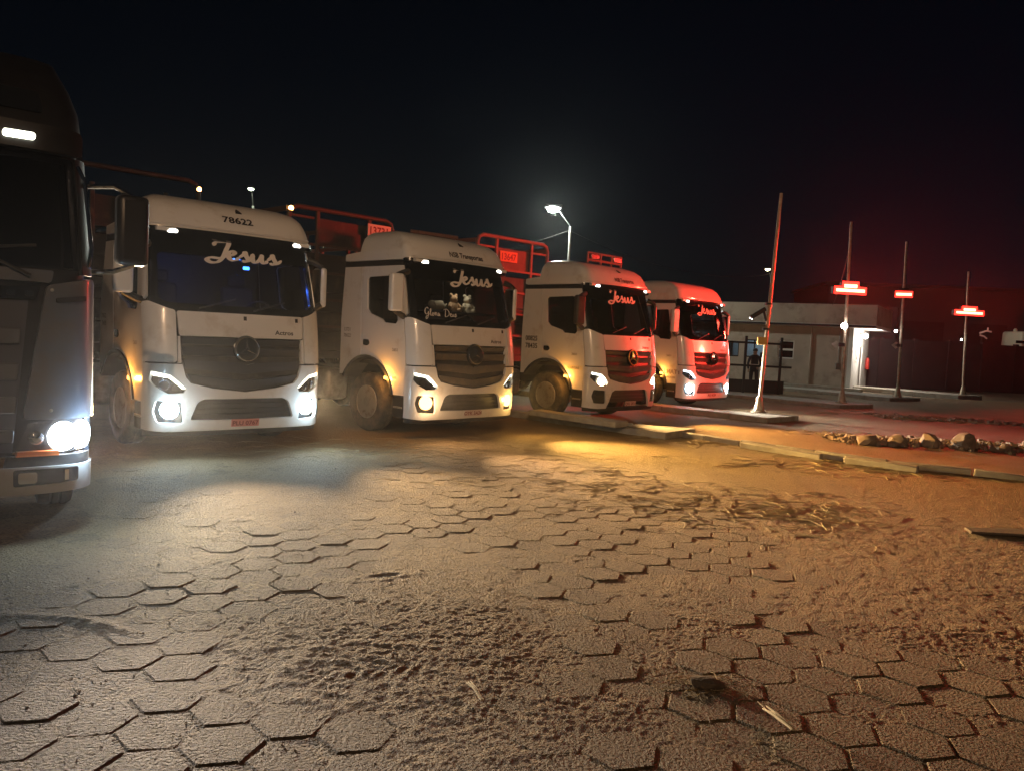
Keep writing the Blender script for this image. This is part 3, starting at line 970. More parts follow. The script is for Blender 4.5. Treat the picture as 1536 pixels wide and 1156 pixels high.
        # door
        DO = [(1.43, .72), (1.70, .72)] + arc_pts(167.5, 79.0, 9) + [(2.655, 2.90), (1.30, 2.905), (1.29, 2.10), (1.39, 2.03), (1.40, 1.24), (1.425, 1.22)]
        dr = part('door', lambda sg=sg, DO=DO: panel_mb(CAB, DO if sg > 0 else mir(DO), -.03, .008, [WIN if sg > 0 else mir(WIN)]), P, t, key=K + 'door%d' % sg, bevel=.006)
        part('window', lambda sg=sg: panel_mb(CAB, WIN if sg > 0 else mir(WIN), -.03, -.022), M['sideglass'], dr, key=K + 'win%d' % sg)
        HD = rnd([(2.43, 1.62), (2.58, 1.62), (2.585, 1.52), (2.46, 1.51), (2.40, 1.55)], .03)
        part('handle', lambda sg=sg, HD=HD: panel_mb(CAB, HD if sg > 0 else mir(HD), .004, .022), M['gloss_black'], dr, key=K + 'hdl%d' % sg, bevel=.005)
        SP = arc_pts(77.8, 31, 6) + [(3.2, .97), (3.30, .97), (3.30, 2.90), (2.668, 2.90)]
        part('side_panel', lambda sg=sg, SP=SP: panel_mb(CAB, SP if sg > 0 else mir(SP), -.03, .008), P, t, key=K + 'sp%d' % sg, bevel=.006)
        AR = arc_pts(168, 30, 16) + arc_pts(30, 168, 16, ARC_R - .055)
        part('wheel_arch', lambda sg=sg, AR=AR: panel_mb(CAB, AR if sg > 0 else mir(AR), -.35, .03), M['black_plastic'], t, key=K + 'ar%d' % sg, bevel=.008)
        BD = [(1.285, 2.915), (3.31, 2.915), (3.31, 2.995), (1.285, 2.995)]
        part('roof_band', lambda sg=sg, BD=BD: panel_mb(CAB, BD if sg > 0 else mir(BD), -.02, .0), M['black_plastic'], t, key=K + 'bd%d' % sg)
        LD = rnd([(1.30, 3.005), (3.31, 3.005), (3.31, 3.13), (2.75, 3.17), (1.33, 3.19)], .04)
        part('roof_side', lambda sg=sg, LD=LD: panel_mb(CAB, LD if sg > 0 else mir(LD), -.03, .012), P, t, key=K + 'ld%d' % sg, bevel=.02)
        ST = [(1.43, .34), (1.72, .34), (1.74, .70), (1.43, .70)]
        stp = part('step_panel', lambda sg=sg, ST=ST: panel_mb(CAB, ST if sg > 0 else mir(ST), -.25, -.01), M['black_plastic'], t, key=K + 'st%d' % sg)
        part('step_tread', lambda sg=sg: panel_mb(CAB, [(sg * 1.47, .50), (sg * 1.69, .50), (sg * 1.69, .53), (sg * 1.47, .53)][::sg], -.02, .012), M['steel'], stp, key=K + 'tr%d' % sg)
        sm = part('side_marker', lambda sg=sg: panel_mb(CAB, rnd([(sg * 1.865, .955), (sg * 1.955, .965), (sg * 1.945, 1.02), (sg * 1.86, 1.01)][::sg], .015), .006, .03), M['e_amber'], t, key=K + 'sm%d' % sg)
        if sg < 0:
            point(t, CAB.at(-1.91, .98, .12), spec.get('amber', 16), (1, .40, .06), .03, 'side_marker_light')
        part('roof_marker', lambda sg=sg: panel_mb(CAB, rnd([(sg * .87, 2.935), (sg * 1.0, 2.935), (sg * 1.0, 2.995), (sg * .87, 2.995)][::sg], .02), .06, .094), M['e_marker'], t, key=K + 'rm%d' % sg)
        # mirror: tall housing on two arms
        mm = spec.get('mirror', P)
        mr = part('mirror', lambda sg=sg: slanted_box((-1.52, .36, 2.43), (.24, .13, .62), rz=-.12) if sg < 0 else slanted_box((1.355, .50, 2.40), (.10, .26, .60), rz=.1), mm, t, key=K + 'mr%d' % sg, bevel=.04, seg=3)
        part('mirror_glass', lambda sg=sg: slanted_box((-1.515, .430, 2.43), (.20, .012, .56), rz=-.12) if sg < 0 else slanted_box((1.30, .50, 2.40), (.012, .2, .54), rz=.1), M['darkchrome'], mr, key=K + 'mg%d' % sg)
        for z0, z1 in ((2.80, 2.70), (2.02, 2.14)):
            part('mirror_arm', lambda sg=sg, z0=z0, z1=z1: MB().tube([(sg * 1.16, .52, z0), (sg * (1.34 if sg < 0 else 1.24), .44, (z0 * .6 + z1 * .4)), (sg * (1.52 if sg < 0 else 1.33), .40, z1)], [.055, .05, .04], 8), M['black_plastic'], mr, key=K + 'ma%d%.1f' % (sg, z0))
        wheel(t, sg * 1.06, 1.50, sgn=sg)
        for yy in (5.3, 6.65):
            wheel(t, sg * 1.0, yy, sgn=sg)
    # white roof cap
    def roof():
        mb = MB(); zs = [3.03, 3.06, 3.13, 3.2, 3.28, 3.35, 3.41, 3.45, 3.49, 3.52, 3.545, 3.56, 3.575, 3.585]
        ss = [S_END * i / 44 for i in range(-44, 45)]
        n = len(ss)
        vs = [ROOF.at(s, z) for z in zs for s in ss]
        fs = [(r * n + i, r * n + i + 1, (r + 1) * n + i + 1, (r + 1) * n + i) for r in range(len(zs) - 1) for i in range(n - 1)]
        fs += [(r * n, (r + 1) * n, (r + 1) * n + n - 1, r * n + n - 1) for r in range(len(zs) - 1)]
        fs.append(tuple((len(zs) - 1) * n + i for i in range(n)))
        return mb.add(vs, fs)
    rf = part('roof', roof, P, t, key=K + 'roof', smooth=50)
    part('roof_lip', lambda: MB().tube([ROOF.at(s, 3.075 + .0 * s, .01) for s in np.linspace(-1.25, 1.25, 21)], .012, 6), P, rf, key=K + 'lipr')
    part('roof_deck', lambda: MB().box((0, 1.35, 3.0), (2.2, 1.9, .05)), P, t, key=K + 'deck')
    part('cab_rear', lambda: MB().box((0, 2.30, 2.0), (2.3, .06, 2.0)), M['black_plastic'], t, key=K + 'rear')
    part('cab_floor', lambda: MB().box((0, 1.3, 1.22), (2.3, 1.9, .06)), M['dark'], t, key=K + 'floor')
    ds = part('dashboard', lambda: MB().prism([(-1.12, .30), (1.12, .30), (1.12, .80), (.5, .72), (-.5, .72), (-1.12, .80)], 1.25, 1.93, .06), M['dark'], t, key=K + 'dash', bevel=.04)
    wx = [(.55 + .23 * math.cos(a), .92 - .08 * math.sin(a), 1.92 + .21 * math.sin(a)) for a in np.linspace(0, 2 * math.pi, 25)]
    part('steering_wheel', lambda: MB().tube(wx, .018, 6, False), M['dark'], t, key=K + 'sw')
    for sx in (-.6, .6):
        se = part('seat', lambda sx=sx: MB().box((sx, 1.45, 1.55), (.55, .55, .22)), M['cloth'], t, key=K + 'seat%.1f' % sx, bevel=.05)
        part('backrest', lambda sx=sx: slanted_box((sx, 1.75, 1.98), (.52, .16, .75), rx=-.15), M['cloth'], se, key=K + 'back%.1f' % sx, bevel=.05)
        part('headrest', lambda sx=sx: slanted_box((sx, 1.82, 2.45), (.28, .12, .18), rx=-.15), M['cloth'], se, key=K + 'hr%.1f' % sx, bevel=.04)
    part('chassis', lambda: MB().box((-.42, 4.0, .85), (.1, 6.6, .26)).box((.42, 4.0, .85), (.1, 6.6, .26)).box((0, 1.6, .75), (.9, 1.6, .5)), M['black_metal'], t, key=K + 'chs')
    part('fuel_tank', lambda: MB().box((-.95, 3.4, .72), (.5, 1.3, .58)), M['steel'], t, key=K + 'tank', bevel=.08)
    for j, (s, z) in enumerate(((0, 1.835), (.80, 1.84))):
        part('washer_jet', lambda s=s, z=z: panel_mb(CAB, [(s - .02, z), (s + .02, z), (s + .02, z + .055), (s - .02, z + .055)], .01, .02), M['ink_dark'], t, key=K + 'wj%d' % j)
    star_parts(t, CAB.at(0, 1.445, .022), .165, spec.get('ring', M['darkchrome']), spec.get('star', M['chrome']), -.12)
    text_panel('badge', 'Actros', CAB, .44, 1.655, .085, M['ink_dark'], t, .016, stretch=1.25)
    text_panel('door_badge', '2651', CAB, -1.75, 1.45, .07, M['ink_grey'], t, .012, stretch=1.2)
    pl = part('licence_plate', lambda: panel_mb(CAB, [(-.20, .385), (.20, .385), (.20, .49), (-.20, .49)], .014, .024), spec.get('plate', M['plate']), t, key=K + 'plt', bevel=.004)
    text_panel('plate_number', spec['plate_no'], CAB, 0, .405, .085, M['ink_red'], pl, .027, align='CENTER', stretch=1.1)
    # lettering
    part('screen_lettering', script_mb(JESUS, CAB, spec.get('jx', -.35), spec.get('jz', 2.68), spec.get('jk', .185), .42, d=.012, kz=.125), M['ink_white'], t, smooth=None)
    if spec.get('roof_text'):
        txt, s0, h, st = spec['roof_text']
        text_panel('roof_lettering', txt, ROOF, s0, spec.get('rz', 3.13), h, spec.get('ink', M['ink_dark']), rf, .012, align='CENTER', stretch=st)
        part('roof_crest', lambda: panel_mb(ROOF, [(s0_ + .0, z) for s0_, z in ()] or [(.02, 3.345), (.12, 3.345), (.10, 3.385), (.07, 3.41), (.04, 3.385)], .004, .014), M['ink_dark'], rf, key=K + 'crest')
    for k, (txt, s0, z0, h, st, m) in enumerate(spec.get('side_text', [])):
        text_panel('side_lettering', txt, CAB, s0, z0, h, m, t, .013, stretch=st)
    # lamps
    for sg, pw, colr, tz, wide in spec.get('beams', []):
        a = CAB.at(sg * 1.0, .62, .10)
        spot(t, a, (a.x + sg * .1, a.y - 6, a.z - 6 * tz), pw, colr, wide, 1.0, .06, 'fog_beam')
        point(t, CAB.at(sg * 1.0, .62, .16), pw * .0013, spec.get('glow', colr), .05, 'fog_glow')
        b = CAB.at(sg * 1.0, .92, .12)
        spot(t, b, (b.x, b.y - 3, b.z - 1.6), 130, spec.get('glow', colr), 125, 1.0, .08, 'near_beam')  # weak wide fill added to soften the dark ground ahead
    for sg, pw, colr, tz, wide in spec.get('head_beams', []):
        a = CAB.at(sg * .97, .92, .12)
        spot(t, a, (a.x, a.y - 6, a.z - 6 * tz), pw, colr, wide, 1.0, .06, 'head_beam')
    return t

COOL = (.82, .93, 1.0); WARM = (1.0, .70, .36); WARMER = (1.0, .58, .20)
D = M
t2 = build_cab('semi_truck', 'white truck with number 78622 on its roof and a blue light inside the windscreen', (-3.69, 10.85, 0), .748, dict(glow=(.6, .85, 1),
    drl=M['e_drl'], fog=(M['e_fog_cool'], M['e_fog_cool']), plate=M['plate_red'], plate_no='PLU 0767', slat=mat('slat_dark_blue', (.03, .034, .045), .4, metal=.4),
    rz=3.19, roof_text=('78622', .02, .12, 1.6), jx=-.42, jz=2.66, jk=.19, ring=M['darkchrome'],
    side_text=[('78622', -3.22, 1.78, .09, 1.0, M['ink_grey']), ('78435', -3.22, 1.67, .09, 1.0, M['ink_grey'])],
    beams=[(-1, 5600, (1, .77, .50), -.34, 78), (1, 7600, (1, .67, .34), -.34, 78)]))
t3 = build_cab('semi_truck', 'white truck with soft toys behind the windscreen and a glowing orange fog lamp', (-.67, 13.75, 0), .818, dict(
    drl=M['e_drl'], fog=(M['e_fog_warm'], M['e_fog_warm']), plate_no='OYK 3A24', roof_text=('NSB Transportes', .10, .125, 1.0), jx=-.30, jz=2.67, jk=.18,
    star=M['darkchrome'], side_text=[('13731', -3.2, 1.75, .09, 1.0, M['ink_grey']), ('78622', -3.2, 1.64, .09, 1.0, M['ink_grey']), ('CL 860', -1.86, .98, .07, 1, M['ink_grey'])],
    beams=[(-1, 8500, (1, .62, .31), -.32, 80), (1, 7000, (1, .58, .15), -.28, 96)]))
t4 = build_cab('semi_truck', 'white truck with gold star emblem and a light-bar frame on its roof', (2.67, 17.55, 0), .80, dict(
    drl=M['e_drl'], open=1, fog=(None, None), head=(M['e_head_warm'], M['e_head_warm']), plate_no='QKL 2F31', plate=M['plate'], mirror=M['black_plastic'],
    roof_text=('NSB Transportes', .12, .115, .95), jx=-.52, jz=2.67, jk=.17, ring=M['gold'], star=M['gold'],
    side_text=[('00825', -3.17, 1.72, .155, 1.0, M['ink_dark']), ('78435', -3.17, 1.55, .155, 1.0, M['ink_dark'])],
    head_beams=[(-1, 2200, WARMER, .08, 70), (1, 3200, (1, .50, .14), .05, 85)]))
t5 = build_cab('semi_truck', 'white truck washed in red light, farthest of the row, beside the building', (5.62, 22.0, 0), .79, dict(
    drl=M['e_drl_cool'], fog=(M['e_fog_cool'], M['e_fog_cool']), plate_no='PGX 8C08', roof_text=None, jx=-.40, jz=2.68, jk=.17, star=M['darkchrome'], ring=M['gloss_black'],
    side_text=[('ALMATT', -1.95, .98, .17, 1.0, M['ink_grey']), ('TRANSPORTES', -1.95, .86, .075, 1.0, M['ink_grey'])],
    beams=[(-1, 3000, (1, .92, .75), -.25, 76), (1, 2000, (1, .92, .75), -.25, 76)]))
# pale sticker on the door of the truck with the gold emblem
st = part('door_sticker', panel_mb(CAB, [(-1.90, 1.14), (-1.44, 1.14), (-1.44, 1.23), (-1.90, 1.23)], .009, .011), M['sticker'], t4)
text_panel('sticker_text', 'CARGAS', CAB, -1.86, 1.155, .07, M['ink_grey'], st, .014, stretch=1.2)
part('thin_lettering', script_mb(GLORIA, CAB, -1.00, 2.075, .072, .22, thin=.5, d=.010), M['ink_white'], t3, smooth=None)
# light-bar frame on the roof of the fourth truck
rk = part('roof_rack', MB().tube([(-.62, .95, 3.60), (.62, .95, 3.60)], .03, 8).tube([(-.62, .95, 3.76), (.62, .95, 3.76)], .025, 8), M['frame_red'], t4)
for x in (-.62, -.15, .25, .62):
    part('rack_post', MB().tube([(x, .95, 3.46), (x, .95, 3.77)], .025, 6), M['frame_red'], rk)
for x in (-.40, .44):
    part('rack_lamp', MB().box((x, .94, 3.68), (.30, .08, .13)), M['darkchrome'], rk, bevel=.02)
part('roof_bar', MB().tube([(-.5, 1.3, 3.60), (.5, 1.15, 3.60)], .03, 8).box((0, 1.25, 3.58), (.9, .25, .05)), M['board_brown'], t3)
# blue lamp hanging behind the second truck's windscreen
bl = thing('blue_lamp', 'small blue light hanging behind the dark windscreen of truck 78622', 'lamp', (0, 0, 0))
bl.matrix_world = Matrix.Translation((-3.69, 10.85, 0)) @ Matrix.Rotation(.748, 4, 'Z')
part('lamp_body', MB().box((.10, .33, 2.575), (.09, .03, .045)), M['e_blue'], bl, bevel=.01)
part('mount', MB().tube([(.10, .345, 2.66), (.10, .34, 2.60)], .006, 6), M['black_plastic'], bl)
spot(bl, (.10, .31, 2.54), (.10, .36, 1.6), 1.2, (.05, .2, 1), 50, .8, .02, 'blue_light')
point(bl, (.10, .60, 2.50), 16, (.06, .2, 1), .05, 'blue_glow')

# things on the dashboard of the third truck
T3M = Matrix.Translation((-.67, 13.75, 0)) @ Matrix.Rotation(.818, 4, 'Z')
def ball(c, r, sy=1, sz=1):
    return [(max(1e-7, r * math.sin(math.pi * i / 8)), -r * sz * math.cos(math.pi * i / 8)) for i in range(9)]
def plush(lab, x, y, m, kind):
    p = thing('soft_toy', lab, 'soft toy', (0, 0, 0), 0, 'soft toys on the dashboard')
    p.matrix_world = T3M @ Matrix.Translation((x, y, 2.19)) @ Matrix.Scale(.8, 4)
    k = 1.0
    if kind == 'bear':
        part('body', MB().lathe(ball(0, .12), 14, 'Z', c=(0, 0, .11)), m, p)
        part('head', MB().lathe(ball(0, .095), 14, 'Z', c=(0, -.02, .28)), m, p)
        for sx in (-1, 1):
            part('ear', MB().lathe(ball(0, .04), 10, 'Z', c=(sx * .08, 0, .37)), m, p)
            part('arm', MB().tube([(sx * .09, -.02, .18), (sx * .17, -.07, .10)], [.045, .04], 8), m, p)
            part('leg', MB().tube([(sx * .06, -.05, .04), (sx * .11, -.16, .035)], [.05, .05], 8), m, p)
            part('eye', MB().lathe(ball(0, .014), 8, 'Z', c=(sx * .035, -.11, .30)), M['ink_dark'], p)
    else:
        part('body', MB().tube([(-.17, 0, .07), (-.05, 0, .11), (.08, 0, .12), (.17, 0, .09)], [.05, .10, .11, .06], 12), m, p)
        part('head', MB().lathe(ball(0, .085), 14, 'Z', c=(-.20, -.03, .13)), m, p)
        for sx in (-1, 1):
            part('ear', MB().tube([(-.20, sx * .06 - .03, .18), (-.16, sx * .11 - .03, .10)], [.03, .025], 8), m, p)
        part('tail', MB().tube([(.17, 0, .10), (.26, 0, .16)], [.025, .015], 6), m, p)
part('dash_shelf', MB().box((0, .66, 2.165), (1.9, .34, .045)), M['dark'], t3, bevel=.01)
plush('cream plush animal lying on the dashboard, left of the other soft toys', -.36, .64, M['plush'], 'dog')
plush('tan plush bear sitting in the middle of the dashboard', .02, .66, M['plush2'], 'bear')
plush('cream plush panda with dark eyes upright on the right of the dashboard', .34, .64, M['plush'], 'bear')
cu = thing('cab_curtain', 'reddish curtain hung inside the left of the windscreen behind the soft toys', 'curtain', (0, 0, 0))
cu.matrix_world = T3M
cz = [(x, 2.18 + .02 * math.sin(x * 40)) for x in np.linspace(-1.05, -.45, 25)]
part('cloth', MB().add([(x, y - .9, 2.0) for x, y in cz] + [(x, y - .9, 2.72) for x, y in cz], [(i, i + 1, 26 + i, 25 + i) for i in range(24)]), M['curtain'], cu)
part('rod', MB().tube([(-1.08, 1.28, 2.73), (-.42, 1.28, 2.73)], .012, 6), M['steel'], cu)
spot(t3, (0, .47, 2.84), (0, .62, 2.2), 16, (1, .85, .62), 140, .8, .05, 'cab_light')  # fill added to light the soft toys from above
cl = part('cab_lamp', MB().box((0, .50, 2.885), (.3, .08, .03)), emis('cab_lamp_glow', (1, .85, .62), 1.5), t3)  # made-up lamp strip that goes with the fill on the toys

# ------------------------------------------------------------------ trailers behind the cabs
def trailer(label, loc, yaw, sign, shift, signmats, lamps, y0=3.9, top=4.25, RM=None):
    t = thing('stake_trailer', label, 'trailer', loc, yaw, 'trailers behind the truck cabs')
    x = 1.28; zs = .13 if sign == '13731' else 0
    RM = RM or M['frame_red']
    hb = part('headboard', MB().tube([(-x, y0, 1.3), (-x, y0, top - .18), (-x + .05, y0, top - .06), (-x + .18, y0, top), (x - .18, y0, top), (x - .05, y0, top - .06), (x, y0, top - .18), (x, y0, 1.3)], .05, 10), RM, t)
    for xx in (-.62, .66):
        part('headboard_post', MB().box((xx, y0, 2.75), (.075, .06, 2.9)), RM, hb, bevel=.008)
    for z in (3.45, 2.9, 2.35, 1.8):
        part('headboard_rung', MB().box((0, y0 + .0, z), (2 * x - .1, .045, .055)), RM, hb, bevel=.006)
    for sg in (-1, 1):
        part('headboard_rung', MB().box((sg * .97, y0, 3.98), (.52, .045, .05)), RM, hb, bevel=.006)
    part('sheet_panel', MB().box((0.02, y0 + .07, 3.74), (1.22, .03, .52)), M['board_brown'] if sign == '13647' else M['black_plastic'], hb)  # black on the other trailers stands for shade in the sheet colour
    for k in range(5):
        part('headboard_plank', MB().box((0, y0 + .09, 1.5 + k * .40), (2.46, .04, .385)), M['board_dark'] if sign == '13647' else M['black_plastic'], hb, bevel=.006)  # planks blackened the same way, in place of weaker light
    sp = part('number_board', MB().box((shift, y0 - .045, 3.79 + zs), (.62, .02, .26)), signmats[0], t, bevel=.004)
    f = lambda s, z, d: Vector((s, y0 - .057 - d, z))
    text_panel('number', sign, f, shift - .02, 3.705 + zs, .23, signmats[1], sp, .003, align='CENTER', stretch=.95)
    part('deck', MB().box((0, y0 + 5.6, 1.22), (2.5, 11.2, .16)), M['board_dark'], t)
    for sg in (-1, 1):
        part('corner_post', MB().tube([(sg * 1.30, y0 + .12, 1.2), (sg * 1.30, y0 + .12, 3.5)], .04, 8), M['steel'], t)
        for k in range(6):
            part('stake', MB().box((sg * 1.25, y0 + 1.6 + k * 1.8, 2.7), (.06, .09, 2.9)), RM, t)
        for z in (1.6, 2.3, 3.0, 4.1):
            part('side_rail', MB().box((sg * 1.285, y0 + 5.6, z), (.05, 11.1, .10 if z > 4 else .3)), M['board_dark'] if z < 4 else RM, t)
        for yy in (9.5, 10.8, 12.1):
            wheel(t, sg * 1.05, yy, sgn=sg)
    for (lx, lz, m) in lamps:
        part('amber_lamp', MB().lathe(ball(0, .05), 10, 'Z', c=(lx, y0 - .02, lz)), m, t)
    return t
am = emis('amber_top_lamp', (1, .50, .12), 26)
trailer('trailer with its dark railing just above the roof of truck 78622', (-3.69, 10.85, 0), .748, '', .3, (M['board_dark'], M['ink_dark']), [(1.28, 4.36, am)], 5.3, 4.5, M['black_plastic'])  # black rails stand in for the lack of light here
trailer('trailer with headboard sign 13731 over the truck with soft toys', (-.67, 13.75, 0), .818, '13731', .90, (M['sign_plate'], M['ink_red']), [(-1.25, 4.10, am)], 4.15, 4.17, mat('rail_dark_brown', (.055, .032, .028), .6))  # rail colour darkened to offset red light reaching this trailer
trailer('trailer with red-lit headboard sign 13647 behind the truck with gold emblem', (2.67, 17.55, 0), .80, '13647', -.22, (M['sign_orange'], M['ink_red']), [])

# ------------------------------------------------------------------ nearest truck, cut by the left edge
t1 = thing('semi_truck', 'grey truck with ribbed grille, nearest, cut by the left edge of the photo', 'truck', (-4.42, 5.63, 0), .59, 'trucks parked with lights on')
P1 = M['t1paint']
part('cab_body', panel_mb(T1S, [(-3.3, .72), (3.3, .72), (3.3, 3.28), (-3.3, 3.28)], -.06, -.045, [[(1.16, 2.2), (-1.16, 2.2), (-1.14, 3.05), (1.14, 3.05)]]), M['t1dark'], t1)
part('windscreen', panel_mb(T1S, rnd([(-1.2, 2.17), (1.2, 2.17), (1.18, 3.08), (-1.18, 3.08)], .05), -.006, .002), M['glass'], t1)
part('upper_panel', panel_mb(T1S, rnd([(-.95, 2.06), (.95, 2.06), (.97, 2.155), (-.97, 2.155)], .02), -.02, .012), P1, t1, bevel=.006)
cs = part('light_strip', panel_mb(T1S, [(-.84, 1.92), (.84, 1.92), (.88, 2.03), (.4, 2.0), (-.4, 2.0), (-.88, 2.03)], -.03, .0), M['gloss_black'], t1)
for i in range(14):
    s = -.8 + i * .123
    part('strip_lamp', panel_mb(T1S, rnd([(s - .03, 1.945), (s + .03, 1.945), (s + .03, 1.985), (s - .03, 1.985)], .012), .0, .012), M['chrome'], cs, bevel=.004)  # small chrome pieces set along the black strip
g1 = part('grille', panel_mb(T1S, [(-.70, .72), (.70, .72), (.80, 1.91), (-.80, 1.91)], -.06, -.03), mat('deep_blue_black', (.06, .062, .08), .5), t1)
for i, (za, zb) in enumerate(((1.57, 1.69), (1.29, 1.42), (1.03, 1.16), (.80, .90))):
    part('grille_slat', panel_mb(T1S, [(-.66 - .05 * za, za), (.66 + .05 * za, za), (.66 + .05 * zb, zb), (-.66 - .05 * zb, zb)], -.03, .012, slant=.015), M['t1rib'], g1, bevel=.012)
part('emblem', MB().lathe([(.0, .0), (.10, .0), (.115, .012), (.10, .028), (.085, .02), (0, .02)], 24, 'Y', c=T1S.at(.16, 1.49, .035), M=Matrix.Rotation(math.pi, 3, 'Z')), M['darkchrome'], g1)
em = [(-.05, .06), (-.02, .03), (.02, .03), (.05, .06), (.055, -.01), (.02, -.06), (-.02, -.06), (-.055, -.01)]
part('emblem_crest', MB().add([T1S.at(.16 + u, 1.49 + v, .062) for u, v in em], [tuple(range(8))]), M['silver'], g1, smooth=None)
low = part('bumper', panel_mb(T1S, both([(0, .37), (1.36, .39), (1.43, .42), (1.43, .60), (.62, .605), (.58, .69), (0, .69)]), -.04, .02), mat('grey_bumper', (.34, .32, .31), .45), t1, bevel=.015)
part('tow_cover', MB().lathe([(0, 0), (.055, 0), (.06, .012), (0, .014)], 16, 'Y', c=T1S.at(.52, .50, .03), M=Matrix.Rotation(math.pi, 3, 'Z')), M['black_plastic'], low)
for sg in (-1, 1):
    q = lambda p, sg=sg: [(sg * a, b) for a, b in p][::sg]
    part('corner_panel', panel_mb(T1S, rnd(q([(.76, .98), (1.42, .98), (1.40, 2.06), (1.30, 2.12), (.92, 2.04)]), .05), -.03, .025), P1, t1, bevel=.015)
    hl = part('headlight', panel_mb(T1S, q([(.70, .70), (1.40, .70), (1.415, .955), (.80, .955)]), -.08, -.06), M['reflector'], t1)
    part('indicator', panel_mb(T1S, q([(.72, .685), (1.02, .685), (1.02, .725), (.73, .725)]), -.05, .006), M['amber_lens'], hl, bevel=.006)
    for j, (s, r, lit) in enumerate(((1.27, .122, 1), (1.07, .12, 1), (.86, .06, 0))):
        c = T1S.at(sg * s, .83, -.045)
        n = (T1S.at(sg * s, .83, 1) - T1S.at(sg * s, .83, 0)).normalized()
        qm = Vector((0, 0, 1)).rotation_difference(n).to_matrix()
        part('headlight_bulb', MB().lathe([(r, 0), (r * .9, .03), (r * .5, .045), (0, .05)], 20, 'Z', c=c, M=qm), M['e_head_cool'] if lit else M['chrome'], hl)
    part('headlight_lens', panel_mb(T1S, q([(.70, .70), (1.40, .70), (1.415, .955), (.80, .955)]), .0, .01), M['lens'], hl)
    fu = part('fog_lamp', panel_mb(T1S, q([(.64, .60), (1.42, .60), (1.425, .685), (.66, .685)]), -.06, -.0), M['black_plastic'], t1)
    fu2 = part('lower_lamp', panel_mb(T1S, rnd(q([(.70, .46), (1.16, .475), (1.16, .585), (.70, .585)]), .02), .0, .03), M['gloss_black'], low)
    part('lamp_lens', panel_mb(T1S, rnd(q([(.73, .485), (.86, .485), (.86, .565), (.73, .565)]), .02), .03, .04), M['reflector'], fu2)
    part('reflector_bar', panel_mb(T1S, q([(1.05, .49), (1.08, .49), (1.08, .57), (1.05, .57)]), .03, .04), M['chrome'], fu2)
    part('pillar_panel', panel_mb(T1S, q([(1.20, 2.14), (1.45, 2.14), (1.42, 3.10), (1.19, 3.10)]), -.03, .01), M['t1dark'], t1)
    part('grab_rail', MB().tube([T1S.at(sg * 1.22, 2.2, .05), T1S.at(sg * 1.21, 2.35, .10), T1S.at(sg * 1.19, 2.9, .10), T1S.at(sg * 1.18, 3.02, .05)], .016, 8), M['chrome'], t1)
    part('side_panel', panel_mb(T1S, q([(1.47, 1.42), (3.3, 1.42), (3.3, 3.25), (1.47, 3.25)]), -.03, .008), P1, t1)
    part('lower_side', panel_mb(T1S, q([(1.47, .45), (1.70, .45), (1.85, 1.2), (2.0, 1.40), (1.47, 1.40)]), -.03, .008), P1, t1)
    mr = part('mirror', slanted_box((sg * 1.56, .42, 2.56), (.26, .16, .60), rz=sg * .15), M['t1dark'], t1, bevel=.05, seg=3)
    part('mirror_arm', MB().tube([(sg * 1.16, .55, 2.90), (sg * 1.42, .42, 2.92), (sg * 1.58, .40, 2.84)], .022, 8), M['chrome'], mr)
    part('mirror_arm', MB().tube([(sg * 1.20, .55, 2.18), (sg * 1.42, .42, 2.20), (sg * 1.58, .40, 2.27)], .022, 8), M['chrome'], mr)
    part('visor_lamp', panel_mb(T1S, rnd(q([(.64, 3.165), (.87, 3.17), (.87, 3.225), (.64, 3.22)]), .025), .05, .09), emis('visor_glow', (1, 1, .80), 5), t1)
    wheel(t1, sg * 1.06, 1.50, sgn=sg)
    wheel(t1, sg * 1.0, 5.3, sgn=sg)
    for dz in (0, 1):
        a = T1S.at(sg * 1.15, .83, .12)
    spot(t1, a, (a.x, a.y - 6, a.z + 1.6), 2100, (1, .86, .74), 76, 1.0, .08, 'head_beam')
    point(t1, T1S.at(sg * 1.2, .83, .1), 40, (.55, .8, 1), .06, 'head_glow')
for a0 in (-.95, -.1):
    wp = part('wiper', MB().tube([T1S.at(a0 + .95 * i / 5, 2.20 + .028 * i, .035) for i in range(6)], .012, 6), M['black_plastic'], t1)
    part('wiper_arm', MB().tube([T1S.at(a0 + .9, 2.10, .03), T1S.at(a0 + .62, 2.23, .05), T1S.at(a0 + .45, 2.265, .04)], [.018, .012, .01], 6), M['black_plastic'], wp)
for sg in (-1, 1):
    part('step_grip', panel_mb(T1S, rnd([(sg * .98, 1.90), (sg * 1.2, 1.93), (sg * 1.2, 1.97), (sg * .98, 1.94)][::sg], .012), .025, .045), M['black_plastic'], t1, bevel=.006)
    for z in (1.05, 2.0):
        part('panel_bolt', MB().lathe([(.014, 0), (.014, .006), (0, .01)], 8, 'Y', c=T1S.at(sg * .95, z, .034), M=Matrix.Rotation(math.pi, 3, 'Z')), M['steel'], t1)
part('sun_visor', panel_mb(T1S, rnd([(-1.22, 3.10), (1.22, 3.10), (1.24, 3.30), (-1.24, 3.30)], .05), .0, .06), M['t1dark'], t1, bevel=.02)
def roof1():
    zs = [3.28, 3.35, 3.5, 3.7, 3.85, 3.95, 4.0]; ss = [S_END * i / 30 for i in range(-30, 31)]; n = len(ss)
    fs = [(r * n + i, r * n + i + 1, (r + 1) * n + i + 1, (r + 1) * n + i) for r in range(6) for i in range(n - 1)] + [(r * n, (r + 1) * n, (r + 1) * n + n - 1, r * n + n - 1) for r in range(6)] + [tuple(6 * n + i for i in range(n))]
    return MB().add([T1S.at(s, z) for z in zs for s in ss], fs)
rf1 = part('roof', roof1, M['t1dark'], t1, smooth=50)
